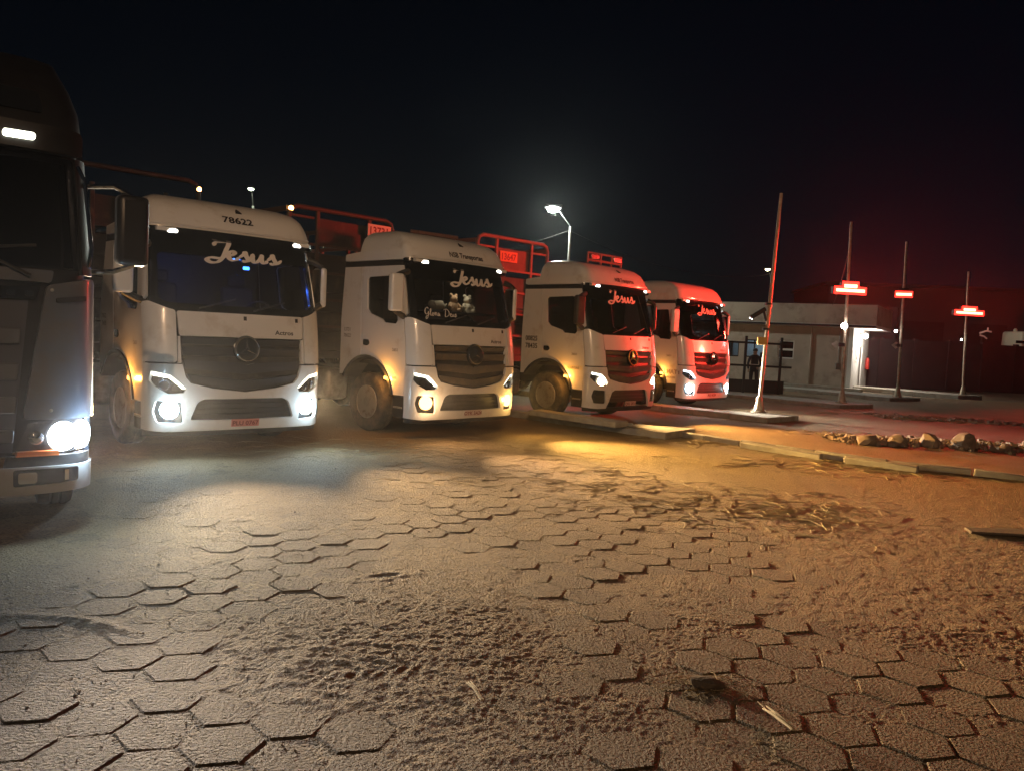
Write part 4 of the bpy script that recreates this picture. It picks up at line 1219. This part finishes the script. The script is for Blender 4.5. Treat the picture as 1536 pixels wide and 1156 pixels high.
part('roof_hatch', panel_mb(T1S, rnd([(.35, 3.42), (.95, 3.42), (.95, 3.60), (.35, 3.60)], .03), .004, .02), M['gloss_black'], rf1, bevel=.006)
part('dashboard', MB().box((0, .6, 1.9), (2.2, .5, .5)), M['dark'], t1, bevel=.05)
part('cab_rear', MB().box((0, 2.3, 2.2), (2.3, .06, 2.2)), M['dark'], t1)
part('chassis', MB().box((0, 3.6, .85), (.9, 6.6, .28)).box((0, 1.4, .8), (1.6, 1.6, .4)), M['black_metal'], t1)
part('cargo_box', MB().box((0, 8.4, 2.5), (2.5, 11, 2.6)), M['board_dark'], t1, bevel=.03)

# ------------------------------------------------------------------ lane signal poles
def signal_pole(label, base, top, sign=None, globe=None, board=None, group='signal poles along the lanes', red_power=0, aim=None, island_z=.15, cone=100):
    bx, by = base
    t = thing('signal_pole', label, 'signal pole', (bx, by, island_z), 0, group)
    tp = Vector((top[0] - bx, top[1] - by, top[2] - island_z))
    f = lambda z: tp * (z / tp.z)
    part('pole', MB().tube([f(.0), f(tp.z * .5), f(tp.z)], [.052, .047, .04], 12), M['pole'], t)
    part('base_flange', MB().lathe([(.20, 0), (.20, .025), (.13, .04), (.075, .38), (.055, .42)], 16, 'Z'), M['pole'], t)
    for k in range(4):
        a = math.pi / 4 + k * math.pi / 2
        part('bolt', MB().lathe([(.018, .0), (.018, .06), (0, .065)], 6, 'Z', c=(.165 * math.cos(a), .165 * math.sin(a), .02)), M['steel'], t)
    part('pole_collar', MB().lathe([(.06, -.04), (.062, -.04), (.062, .04), (.06, .04)], 12, 'Z', c=f(2.75)), M['pole'], t)
    if sign:
        w, z, yaw, hump = sign
        s = part('signal_head', MB(), M['black_metal'], t) if False else None
        Mz = Matrix.Rotation(yaw, 3, 'Z')
        c = f(z - island_z)
        cc = lambda x, y, zz: c + Mz @ Vector((x, y, zz))
        hd = part('signal_head', MB().box(cc(0, -.10, -.01), (w + .06, .14, .24), rz=yaw).box(cc(0, -.10, .14), (w * .5 + .06, .138, .20), rz=yaw), M['black_metal'], t, bevel=.01)
        m = M['e_red']
        part('red_lamp_bar', MB().box(cc(0, -.18, -.01), (w, .024, .25), rz=yaw), m, hd, bevel=.02)  # bar made taller so its red rim stands for the halo
        part('red_tube', MB().box(cc(0, -.195, -.01), (w * .88, .02, .095), rz=yaw), M['e_red_core'], hd, bevel=.008)  # pale core painted as the overexposed middle of the sign
        if hump:
            part('red_tube', MB().box(cc(0, -.195, .13), (w * .40, .02, .11), rz=yaw), M['e_red_core'], hd, bevel=.008)
            part('red_lamp_block', MB().box(cc(0, -.18, .20), (w * .52, .022, .16), rz=yaw), m, hd, bevel=.02)
        if red_power:
            pz = cc(0, -.35, 0)
            tg = Vector(aim) - Vector((bx, by, island_z)) if aim else cc(0, -5, .8)
            spot(t, pz, tg, red_power, (1, .035, .02), cone, .6, .2, 'signal_light')
    if globe:
        gx, gy, gz, r = globe
        c = Vector((gx - bx, gy - by, gz - island_z))
        gl = part('lamp_globe', MB().lathe([(max(1e-7, r * math.sin(math.pi * i / 10)), -r * math.cos(math.pi * i / 10)) for i in range(11)], 16, 'Z', c=c), M['e_white'], t)
        part('lamp_arm', MB().tube([f(gz - island_z + .05), c + Vector((0, .05, .02))], .015, 6), M['pole'], t)
    if board:
        x, y, z, r = board
        c = Vector((x - bx, y - by, z - island_z))
        br = part('arrow_board', MB().add([c + Vector((-r, 0, 0)), c + Vector((0, 0, r * .8)), c + Vector((r * .5, 0, r * .5)), c + Vector((-r * .2, 0, 0)), c + Vector((r * .5, 0, -r * .5)), c + Vector((0, 0, -r * .8))] +
             [c + Vector((-r, .02, 0)), c + Vector((0, .02, r * .8)), c + Vector((r * .5, .02, r * .5)), c + Vector((-r * .2, .02, 0)), c + Vector((r * .5, .02, -r * .5)), c + Vector((0, .02, -r * .8))],
             [(0, 1, 2, 3), (0, 3, 4, 5), (6, 9, 8, 7), (6, 11, 10, 9)] + [(i, i + 6, (i + 1) % 6 + 6, (i + 1) % 6) for i in range(6)]), M['concrete'], t, smooth=None)
        part('board_bracket', MB().box((c + f(z - island_z)) / 2 + Vector((0.06, .03, 0)), (.22, .06, .12)), M['black_metal'], br, bevel=.01)
    return t
SG_GRP = 'signal poles along the lanes'
p1 = signal_pole('bare leaning pole with camera bracket and yellow box, nearest the trucks', (6.44, 20.31), (6.62, 20.3, 5.77))
part('camera_arm', MB().tube([(.03, 0, 2.35), (-.06, -.02, 2.62)], .03, 8).box((-.2, -.03, 2.55), (.42, .12, .10), M=Matrix.Rotation(-.6, 3, 'Y')), M['black_metal'], p1)
for dx in (0, .055):
    part('camera_lamp', MB().lathe(ball(0, .018), 8, 'Z', c=(-.37 - dx, -.10, 2.385 + dx * .5)), emis('camera_led', (1, .95, .9), 5), p1)
part('junction_box', MB().box((-.06, -.09, 1.84), (.26, .10, .20)), mat('yellow_box', (.55, .36, .10), .5), p1, bevel=.015)
part('clamp', MB().box((0.03, 0, 2.15), (.16, .14, .05)), M['black_metal'], p1)
part('clamp', MB().box((.05, 0, 2.8), (.15, .13, .05)), M['black_metal'], p1)
signal_pole('pole with wide red sign and round white lamp, in front of the lit doorway', (10.83, 25.66), (10.67, 25.6, 6.0), (1.08, 3.80, R(4), True), (10.64, 25.45, 2.65, .10), (10.46, 25.55, 2.04, .15), red_power=2200)
signal_pole('pole with small red sign, middle of the three red-lit poles', (15.27, 30.99), (15.14, 31.0, 6.22), (.62, 4.17, R(-22), False), (14.93, 30.85, 2.72, .055), (15.0, 30.9, 2.17, .17), red_power=1400)
signal_pole('pole with wide red sign, farthest right of the three red-lit poles', (20.38, 35.4), (20.22, 35.5, 5.67), (1.42, 3.83, R(6), True), (20.05, 35.3, 2.62, .035), None, red_power=2600)
signal_pole('red lane signal pole outside the right edge of the photo facing the trucks', (16.2, 22.8), (16.2, 22.8, 5.9), (1.1, 3.8, R(-80), True), None, None, red_power=15000, aim=(5.2, 21.3, 2.9), cone=34)

# ------------------------------------------------------------------ building
BA = R(32)
bd = thing('gate_building', 'low flat-roofed tan building with lit doorway behind the lane poles', 'building', (16.14, 37.46, 0), 0)
df = Vector((-math.cos(BA), math.sin(BA), 0)); nf = Vector((-math.sin(BA), -math.cos(BA), 0)); ne = -df
def bpt(a, o, z):
    """a = metres along the front wall to the left of the corner, o = metres out of the front"""
    return df * a + nf * o + Vector((0, 0, z))
def bbox(mb, a0, a1, o0, o1, z0, z1):
    vs = [bpt(a, o, z) for z in (z0, z1) for a, o in ((a0, o0), (a1, o0), (a1, o1), (a0, o1))]
    return mb.add(vs, [(3, 2, 1, 0), (4, 5, 6, 7), (0, 1, 5, 4), (1, 2, 6, 5), (2, 3, 7, 6), (3, 0, 4, 7)])
W1 = (4.15, 5.15, 1.29, 2.19); W2 = (2.69, 3.46, 1.32, 2.22); W3 = (5.42, 5.95, 1.28, 2.05)
# front wall built round its window openings
mb = MB()
xs = [0.2, W2[0], W2[1], W1[0], W1[1], W3[0], W3[1], 9.5]
for i in range(len(xs) - 1):
    w = {1: W2, 3: W1, 5: W3}.get(i)
    if w is None:
        bbox(mb, xs[i], xs[i + 1], -.2, 0, 0, 2.95)
    else:
        bbox(mb, xs[i], xs[i + 1], -.2, 0, 0, w[2]); bbox(mb, xs[i], xs[i + 1], -.2, 0, w[3], 2.95)
part('front_wall', mb, M['wall'], bd, smooth=None)
ew = part('end_wall', bbox(bbox(bbox(MB(), 0, .2, -2.2, 0.001, 0, 2.95), 0, .2, -4.9, -3.1, 0, 2.95), 0, .2, -3.1, -2.2, 2.1, 2.95), M['wall_white'], bd, smooth=None)
part('door', bbox(MB(), .05, .10, -3.1, -2.2, 0, 2.1), mat('door_grey', (.25, .22, .2), .5), bd)
nb = part('notice_board', bbox(MB(), -.025, -.003, -1.7, -.9, 1.35, 2.3), M['wall_white'], bd)
part('notice', bbox(MB(), -.03, -.027, -1.55, -1.1, 1.45, 2.15), M['ink_grey'], nb)
part('back_wall', bbox(MB(), 0, 9.5, -5.1, -4.9, 0, 2.95), M['wall'], bd)
part('far_wall', bbox(MB(), 9.3, 9.5, -4.9, -.2, 0, 2.95), M['wall'], bd)
rf = part('roof', bbox(MB(), -1.0, 10, -5.4, .35, 2.95, 3.10), M['wall_white'], bd)
part('parapet', bbox(bbox(MB(), -1.0, 10.0, .22, .35, 3.10, 4.05), -1.0, -.87, -5.4, .22, 3.10, 4.05), M['fascia'], rf)
part('floor', bbox(MB(), 0, 9.5, -4.9, 0, .0, .05), M['concrete'], bd)
for w, lit in ((W1, 1), (W2, 0), (W3, 2)):
    fr = MB()
    bbox(fr, w[0], w[1], -.12, -.04, w[2], w[2] + .06); bbox(fr, w[0], w[1], -.12, -.04, w[3] - .06, w[3])
    bbox(fr, w[0], w[0] + .05, -.12, -.04, w[2] + .06, w[3] - .06); bbox(fr, w[1] - .05, w[1], -.12, -.04, w[2] + .06, w[3] - .06)
    zm = (w[2] + w[3]) / 2
    if lit == 0: bbox(fr, w[0] + .05, w[1] - .05, -.12, -.03, zm - .05, zm + .05)
    if lit == 1: bbox(fr, (w[0] + w[1]) / 2 - .03, (w[0] + w[1]) / 2 + .03, -.12, -.04, w[2] + .06, w[3] - .06)
    f_ = part('window', fr, M['wall_white'] if lit == 0 else M['black_metal'], bd, smooth=None)
    part('pane', bbox(MB(), w[0] + .05, w[1] - .05, -.09, -.08, w[2] + .06, w[3] - .06), M['lens'] if lit else M['sideglass'], f_)
part('drain_pipe', MB().tube([bpt(1.89, .06, 0), bpt(1.89, .06, 2.95)], .045, 8), M['wall'], bd)
part('gutter', bbox(MB(), -1.0, 10.0, .355, .45, 2.98, 3.08), M['black_metal'], bd)
part('wall_conduit', MB().tube([bpt(.6, .03, 2.9), bpt(.6, .03, 1.2)], .02, 6).box(bpt(.6, .06, 1.1), (.2, .12, .3)), M['steel'], bd)
part('ac_unit', MB().box(bpt(7.4, .25, 2.2), (.8, .35, .55), rz=-BA), M['wall_white'], bd, bevel=.02)
part('wall_step', bbox(MB(), -.6, 9.5, .004, .9, -.05, .12), M['concrete'], bd)
part('inner_wall', bbox(MB(), 3.8, 6.4, -2.4, -2.3, .05, 2.95), mat('pale_blue_room', (.5, .6, .66), .8), bd)
l = point(bd, bpt(4.6, -1.3, 2.5), 20, (.75, .92, 1.0), .1, 'room_light')
part('counter', bbox(MB(), 4.1, 4.45, -1.0, -.5, .05, 1.55), M['black_metal'], bd)
part('room_lamp', bbox(MB(), 4.3, 4.9, -1.45, -1.15, 2.80, 2.86), emis('room_lamp_glow', (.75, .92, 1.0), 3), bd)
# bulkhead lamp on the end wall
lm = part('wall_lamp', MB().lathe([(1e-7, -.13), (.10, -.08), (.13, 0), (.10, .08), (1e-7, .13)], 14, 'Z', c=bpt(-.30, -1.6, 2.62)), emis('wall_lamp_glow', (1, .93, .84), 40), bd)
part('lamp_arm', MB().tube([bpt(0, -1.6, 2.72), bpt(-.28, -1.6, 2.72)], .025, 6), M['steel'], lm)
point(bd, bpt(-.55, -1.5, 2.50), 330, (1, .90, .78), .12, 'door_light')
ex = thing('fire_extinguisher', 'red fire extinguisher hanging by the lit doorway', 'extinguisher', (0, 0, 0))
ex.location = Vector((16.14, 37.46, 0)) + bpt(-.13, -4.2, .95)
part('cylinder', MB().lathe([(1e-7, 0), (.09, .01), (.10, .05), (.10, .48), (.06, .58), (.03, .60)], 14, 'Z'), M['red_paint'], ex)
part('valve', MB().box((0, 0, .64), (.10, .05, .08)).tube([(.03, 0, .63), (.12, 0, .55), (.13, 0, .25)], .012, 6), M['black_metal'], ex)

# guard standing by the lit window
def guard():
    p = thing('person', 'person in dark jacket with reflective waist band standing before the lit window', 'person', (9.75, 31.7, .0), R(-15))
    V = [(0, 0, .95), (0, 0, 1.12), (0, .0, 1.33), (0, .01, 1.47), (0, -.01, 1.55), (0, -.03, 1.62), (0, -.02, 1.72),
         (-.10, 0, .90), (-.11, .0, .50), (-.11, .03, .10), (-.11, -.12, .04), (.10, 0, .90), (.11, -.02, .50), (.11, .03, .10), (.12, -.12, .04),
         (-.18, .0, 1.40), (-.25, .03, 1.14), (-.23, -.10, .92), (.18, 0, 1.40), (.25, .02, 1.15), (.14, -.16, 1.02)]
    E = [(0, 1), (1, 2), (2, 3), (3, 4), (4, 5), (5, 6), (0, 7), (7, 8), (8, 9), (9, 10), (0, 11), (11, 12), (12, 13), (13, 14), (3, 15), (15, 16), (16, 17), (3, 18), (18, 19), (19, 20)]
    RD = [.15, .145, .17, .10, .058, .09, .075, .10, .07, .05, .05, .10, .07, .05, .05, .07, .05, .038, .07, .05, .038]
    me = bpy.data.meshes.new('body'); me.from_pydata(V, E, [])
    o = bpy.data.objects.new('body', me); COL.objects.link(o)
    sm = o.modifiers.new('s', 'SKIN')
    for i, r in enumerate(RD):
        k = .72 if i < 4 else 1
        me.skin_vertices[0].data[i].radius = (r, r * k)
    me.skin_vertices[0].data[0].use_root = True
    o.modifiers.new('u', 'SUBSURF').levels = 2
    o.modifiers['u'].render_levels = 2
    bpy.context.view_layer.update()
    m2 = bpy.data.meshes.new_from_object(o.evaluated_get(bpy.context.evaluated_depsgraph_get()))
    bpy.data.objects.remove(o)
    m2.materials.clear()
    for m in (mat('dark_jacket', (.025, .028, .04), .85), mat('dark_trousers', (.018, .018, .022), .85), mat('skin', (.30, .18, .12), .6), M['black_plastic']):
        m2.materials.append(m)
    for f in m2.polygons:
        z = f.center.z
        f.material_index = 2 if z > 1.50 else (0 if z > .88 else (1 if z > .09 else 3))
        f.use_smooth = True
    b = bpy.data.objects.new('body', m2); COL.objects.link(b); b.parent = p
    part('hair', MB().lathe([(.098, 0), (.10, .05), (.08, .11), (1e-7, .135)], 16, 'Z', c=(0, .0, 1.645)), M['ink_dark'], p)
    part('reflective_band', MB().lathe([(.178, -.025), (.182, -.025), (.182, .025), (.178, .025)], 24, 'Z', c=(0, 0, 1.10), M=Matrix.Diagonal((1, .78, 1))), mat('reflective_grey', (.7, .7, .68), .4), p)
    for (x, y, z, sg) in ((-.225, -.13, .88, -1), (.12, -.20, 1.0, 1)):
        hm = MB().box((x, y, z), (.05, .085, .075))
        for k in range(4):
            hm.tube([(x - .022 + .0145 * k, y - .035, z - .025), (x - .022 + .0145 * k, y - .06, z - .06 + abs(k - 1.5) * .006), (x - .022 + .0145 * k, y - .05, z - .09 + abs(k - 1.5) * .008)], .0085, 6)
        hm.tube([(x - sg * .025, y - .02, z + .01), (x - sg * .05, y - .05, z - .01), (x - sg * .045, y - .07, z - .035)], .0095, 6)
        part('hand', hm, bpy.data.materials['skin'], p)
    return p
guard()
# short black fence in front of the building
fe = thing('black_fence', 'short black steel fence of posts and two rails by the building', 'fence', (8.6, 31.0, 0), 0)
for x in (.35, 1.76, 3.1):
    pass
for x in (-2.0, -.6, .55, 1.95):
    part('post', MB().box((x, 0, 1.12), (.09, .09, 2.24)), M['black_metal'], fe, bevel=.008)
for z in (1.98, 1.08):
    part('rail', MB().box((.1, -.002, z), (4.6, .06, .08)), M['black_metal'], fe)
part('lower_sheet', MB().box((.0, .03, .28), (4.3, .02, .5)), M['black_metal'], fe)

cb = MB()
for (A, B, sag) in (((2.49, 40, 7.2), (19.3, 60, 7.4), 1.0), ((2.49, 40, 7.2), (-11.3, 45.3, 5.6), .9), ((10.70, 25.62, 5.3), (15.3, 38.2, 4.0), .35)):
    cb.tube([Vector(A).lerp(Vector(B), t / 12) - Vector((0, 0, sag * 4 * (t / 12) * (1 - t / 12))) for t in range(13)], .012, 5)
tag(part('overhead_cable', cb, M['black_metal']), 'thin dark overhead cables strung between the street lamps and the low building', 'cable')
# dark boundary wall, far warehouse, things behind the wall
bw = thing('boundary_wall', 'long dark boundary wall right of the building', 'wall', (0, 0, 0))
a, b = Vector((17.6, 41.8, 0)), Vector((46, 46.5, 0))
n = 14
for i in range(n):
    p = a.lerp(b, i / n); q = a.lerp(b, (i + 1) / n); d = q - p
    o = part('wall_panel', MB().box((0, 0, 1.3), (d.length - .02, .14, 2.6)), M['dark_wall'], bw)
    o.location = (p + q) / 2; o.rotation_euler = (0, 0, math.atan2(d.y, d.x))
    o = part('wall_post', MB().box((0, 0, 1.34), (.2, .22, 2.68)), M['dark_wall'], bw)
    o.location = p; o.rotation_euler = (0, 0, math.atan2(d.y, d.x))
wh = thing('warehouse', 'large dark warehouse with flat roofline behind the boundary wall', 'building', (41, 74, 0), R(-8))
part('wall', MB().box((0, 0, 3.8), (26, 14, 7.6)), M['far_wall'], wh)
part('roof', MB().box((0, 0, 7.7), (26.6, 14.6, .25)), M['far_wall'], wh)
for i in range(5):
    part('gate', MB().box((-10 + 5 * i, -7.02, 2.4), (3.4, .08, 4.6)), M['dark_wall'], wh)
tw = thing('water_tank_house', 'small upper room with two lit windows beyond the canopy of the low building', 'building', (20.5, 45.0, 0), R(-28))
part('wall', MB().box((0, 0, 2.2), (2.4, 2, 4.4)), M['dark_wall'], tw)
for z in (3.62, 4.02):
    part('window', MB().box((-.95, -1.01, z), (.22, .04, .25)), emis('small_lit_window%d' % int(z * 10), (1, .85, .75), .8, False), tw)
vn = thing('parked_van', 'cream van roof showing over the boundary wall at the right edge', 'van', (33.2, 50.2, 0), R(8))
part('body', MB().prism([(-1.8, -.9), (3.2, -.9), (3.2, .9), (-1.8, .9)], .5, 3.62, .05), M['van'], vn, bevel=.15, seg=3)
part('windscreen', MB().box((-1.66, -.92, 2.95), (.9, .05, .18)), M['gloss_black'], vn)
for x in (-1.45, .6):
    part('beacon', MB().lathe([(.11, 0), (.11, .12), (.05, .2)], 10, 'Z', c=(x, 0, 3.62)), M['van'], vn)
for x in (-1.0, 2.3):
    wheel(vn, x, -.85, r=.45)
spot(vn, (-1.0, -3.0, 4.4), (.5, 0, 3.2), 160, (1, .92, .7), 70, .6, .1, 'yard_light')
yl = thing('yard_lamp', 'small yard lamp over the cream van', 'lamp', (32.2, 47.2, 0), 0)
part('post', MB().tube([(0, 0, 0), (0, 0, 4.4)], .05, 8), M['black_metal'], yl)
part('lamp_head', MB().box((0, .1, 4.5), (.3, .2, .08)), M['black_metal'], yl)
br = thing('bent_bracket', 'pale forked bracket showing over the boundary wall left of the cream van', 'bracket', (29.9, 50, 3.3), 0)
part('arm', MB().tube([(-.38, 0, .10), (.02, 0, .26), (.36, 0, .22)], .055, 8), M['sign_plate'], br)
part('arm', MB().tube([(-.36, 0, -.02), (-.1, 0, -.08), (.1, 0, -.22)], .05, 8), M['sign_plate'], br)
part('stub', MB().tube([(.12, 0, .24), (.12, 0, .48)], .045, 8), M['sign_plate'], br)
part('post', MB().tube([(-.2, .05, -3.3), (-.2, .05, .1)], .05, 8), M['black_metal'], br)
point(br, (-.4, -1.4, .6), 22, (1, .75, .6), .1, 'bracket_light')

# ------------------------------------------------------------------ street lamps
def street_lamp(label, pos, head, m, power, col, size=110, headsize=(.5, .22, .1), target=None, glow=0, blend=.5):
    t = thing('street_lamp', label, 'street lamp', (pos[0], pos[1], 0), 0, 'street lamps')
    hx, hy, hz = head[0] - pos[0], head[1] - pos[1], head[2]
    part('pole', MB().tube([(0, 0, 0), (0, 0, hz - .9)], [.10, .065], 10), M['steel'], t)
    part('arm', MB().tube([(0, 0, hz - .9), (hx * .8, hy * .8, hz + .02)], [.035, .03], 8), M['black_metal'], t)
    a = math.atan2(hy, hx) if abs(hx) + abs(hy) > .01 else 0
    hd = part('lamp_head', MB().box((hx, hy, hz + .06), headsize, rz=a), M['black_metal'], t, bevel=.03)
    part('lamp_lens', MB().lathe([(1e-7, -headsize[1] * .6), (headsize[1] * .45, -headsize[1] * .45), (headsize[1] * .7, -.05), (headsize[1] * .72, 0), (1e-7, .0)], 16, 'Z', c=(hx, hy, hz)), m, hd)
    if glow:
        point(t, (hx, hy, hz - .45), glow, col, .2, 'street_glow')
    if power:
        spot(t, (hx, hy, hz - .15), target and (target[0] - pos[0], target[1] - pos[1], target[2]) or (hx, hy, 0), power, col, size, blend, .12, 'street_light')
    return t
street_lamp('bright white street lamp above the fourth truck', (2.55, 40), (1.62, 40, 8.30), M['e_street'], 2600, (.92, 1.0, .88), 165, (.9, .46, .16), glow=2500)
street_lamp('distant greenish street lamp above the roof of truck 78622', (-15.2, 45), (-15.21, 44.6, 9.25), M['e_street_far'], 300, (.85, 1, .75))
street_lamp('distant yellow-green street lamp between truck 78622 and the next cab', (-11.3, 45.3), (-11.13, 45, 6.35), M['e_street_yel'], 200, (1, .95, .6))
street_lamp('distant yellowish street lamp just left of the bare pole', (19.3, 60), (18.92, 59.9, 7.74), M['e_street_yel'], 300, (1, .95, .6), headsize=(.5, .26, .1))
# the sodium street lamp behind the camera that lights the yard
street_lamp('sodium street lamp standing behind the photographer', (4.2, -11), (3.0, -10.5, 11.0), M['e_sodium'], 14000, (1, .62, .35), 55, (.7, .3, .14), blend=1.0, target=(-.6, 24, 1.6))

# ------------------------------------------------------------------ small litter on the ground
def stick(label, pts, r, m, cat='stick', name='dry_stick', grp=None):
    mb = MB()
    mb.tube(pts, r, 7)
    o = part(name, mb, m)
    return tag(o, label, cat, grp)
o = thing('split_stick', 'pale split stick lying in the right foreground', 'stick', (1.39, 3.74, 0.012), 0)
part('half', MB().tube([(-.045, .10, .012), (-.02, .03, .022), (.035, -.10, .012)], [.004, .009, .006], 7), M['stick'], o)
part('half', MB().tube([(-.03, .095, .03), (-.006, .03, .028), (.05, -.10, .010)], [.003, .008, .005], 7), M['stick'], o)
part('splinter', MB().tube([(-.06, .14, .03), (-.035, .08, .02)], [.002, .004], 5), M['stick'], o)
o = thing('dry_twig', 'short frayed twig in the middle foreground', 'twig', (-.12, 3.88, .012), 0)
for k in range(3):
    part('strand', MB().tube([(-.04 + k * .012, .09, .01 + .004 * k), (.0 + .008 * k, .02, .016), (.045 + k * .006, -.09, .008)], .004, 6), M['stick'], o)
cl = link_mesh('soil_clod', rock_mesh(5, .12, .06, .035), M['clod'])
cl.location = (1.14, 4.13, .015)
tag(cl, 'dark crumbly clod of soil with straw in the right foreground', 'clod')
dk = part('flat_scrap', MB().prism([(-.5, -.1), (.5, -.14), (.56, .08), (.1, .16), (-.46, .1)], 0, .03), M['clod'], bevel=.01)
dk.location = (5.35, 8.15, .012)
tag(dk, 'dark flat scrap lying at the right edge of the yard', 'scrap')
st = MB()
rn = random.Random(12)
def straw(cx, cy, sx, sy, n, lmin, lmax, r=.004):
    n = int(n * 1.7); r *= .6; lmax *= .8
    for i in range(n):
        x = rn.gauss(cx, sx); y = rn.gauss(cy, sy); a = rn.gauss(0.1, .7) + (math.pi if rn.random() < .5 else 0); L = rn.uniform(lmin, lmax)
        z = float(max(0.0, sand_height(np.array([x]), np.array([y]))[0]))
        b = rn.uniform(-.5, .5)
        pts = []
        for k in range(4):
            t = k / 3
            pts.append((x + math.cos(a + b * t) * L * t, y + math.sin(a + b * t) * L * t, z + .003 + rn.uniform(0, .018) * math.sin(t * math.pi)))
        st.tube(pts, r * rn.uniform(.6, 1.3), 4, False)
straw(2.9, 8.9, .8, .6, 150, .15, .6)
straw(1.3, 9.9, .9, .7, 110, .15, .5)
straw(-1.3, 11.8, 1.4, .8, 140, .1, .5)
straw(3.4, 14.7, .4, .25, 90, .15, .5, .006)
straw(5.6, 12.4, 1.2, .4, 90, .15, .5, .006)
straw(1.1, 4.15, .14, .07, 26, .05, .16, .0025)
straw(-.3, 5.2, 1.6, 1.0, 50, .04, .14, .002)
straw(12.3, 22.6, 1.2, .4, 90, .3, 1.0, .012)
straw(8.0, 17.0, 1.0, .3, 60, .15, .4, .008)
pb = MB()
rn = random.Random(77)
for i in range(1500):
    y = 2.9 + 7.5 * rn.random() ** 1.4
    x = rn.uniform(-.72, .72) * y
    z = float(max(sand_height(np.array([x]), np.array([y]))[0], -.001))
    q = rn.uniform(.003, .007) if rn.random() < .97 else rn.uniform(.008, .014)
    pb.box((x, y, z + q * .3), (q * 1.5, q * 1.2, q), M=Matrix.Rotation(rn.uniform(0, 6), 3, 'Z') @ Matrix.Rotation(rn.uniform(-.7, .7), 3, 'X'), taper=rn.uniform(.4, .8))
tag(part('gravel', pb, M['stone'], smooth=None), kind='stuff')
tag(part('dry_straw', st, M['straw'], smooth=60), kind='stuff')

# ------------------------------------------------------------------ dusty air
hz, nt, out = new_mat('dusty_air')
v = nt.nodes.new('ShaderNodeVolumePrincipled')
v.inputs['Color'].default_value = (.9, .92, .95, 1)
v.inputs['Density'].default_value = 0.00020
v.inputs['Anisotropy'].default_value = 0.85
nt.links.new(v.outputs[0], out.inputs['Volume'])
hb = part('haze', MB().box((0, 180, 5.6), (450, 490, 13.4)), hz, smooth=None)
tag(hb, kind='stuff')
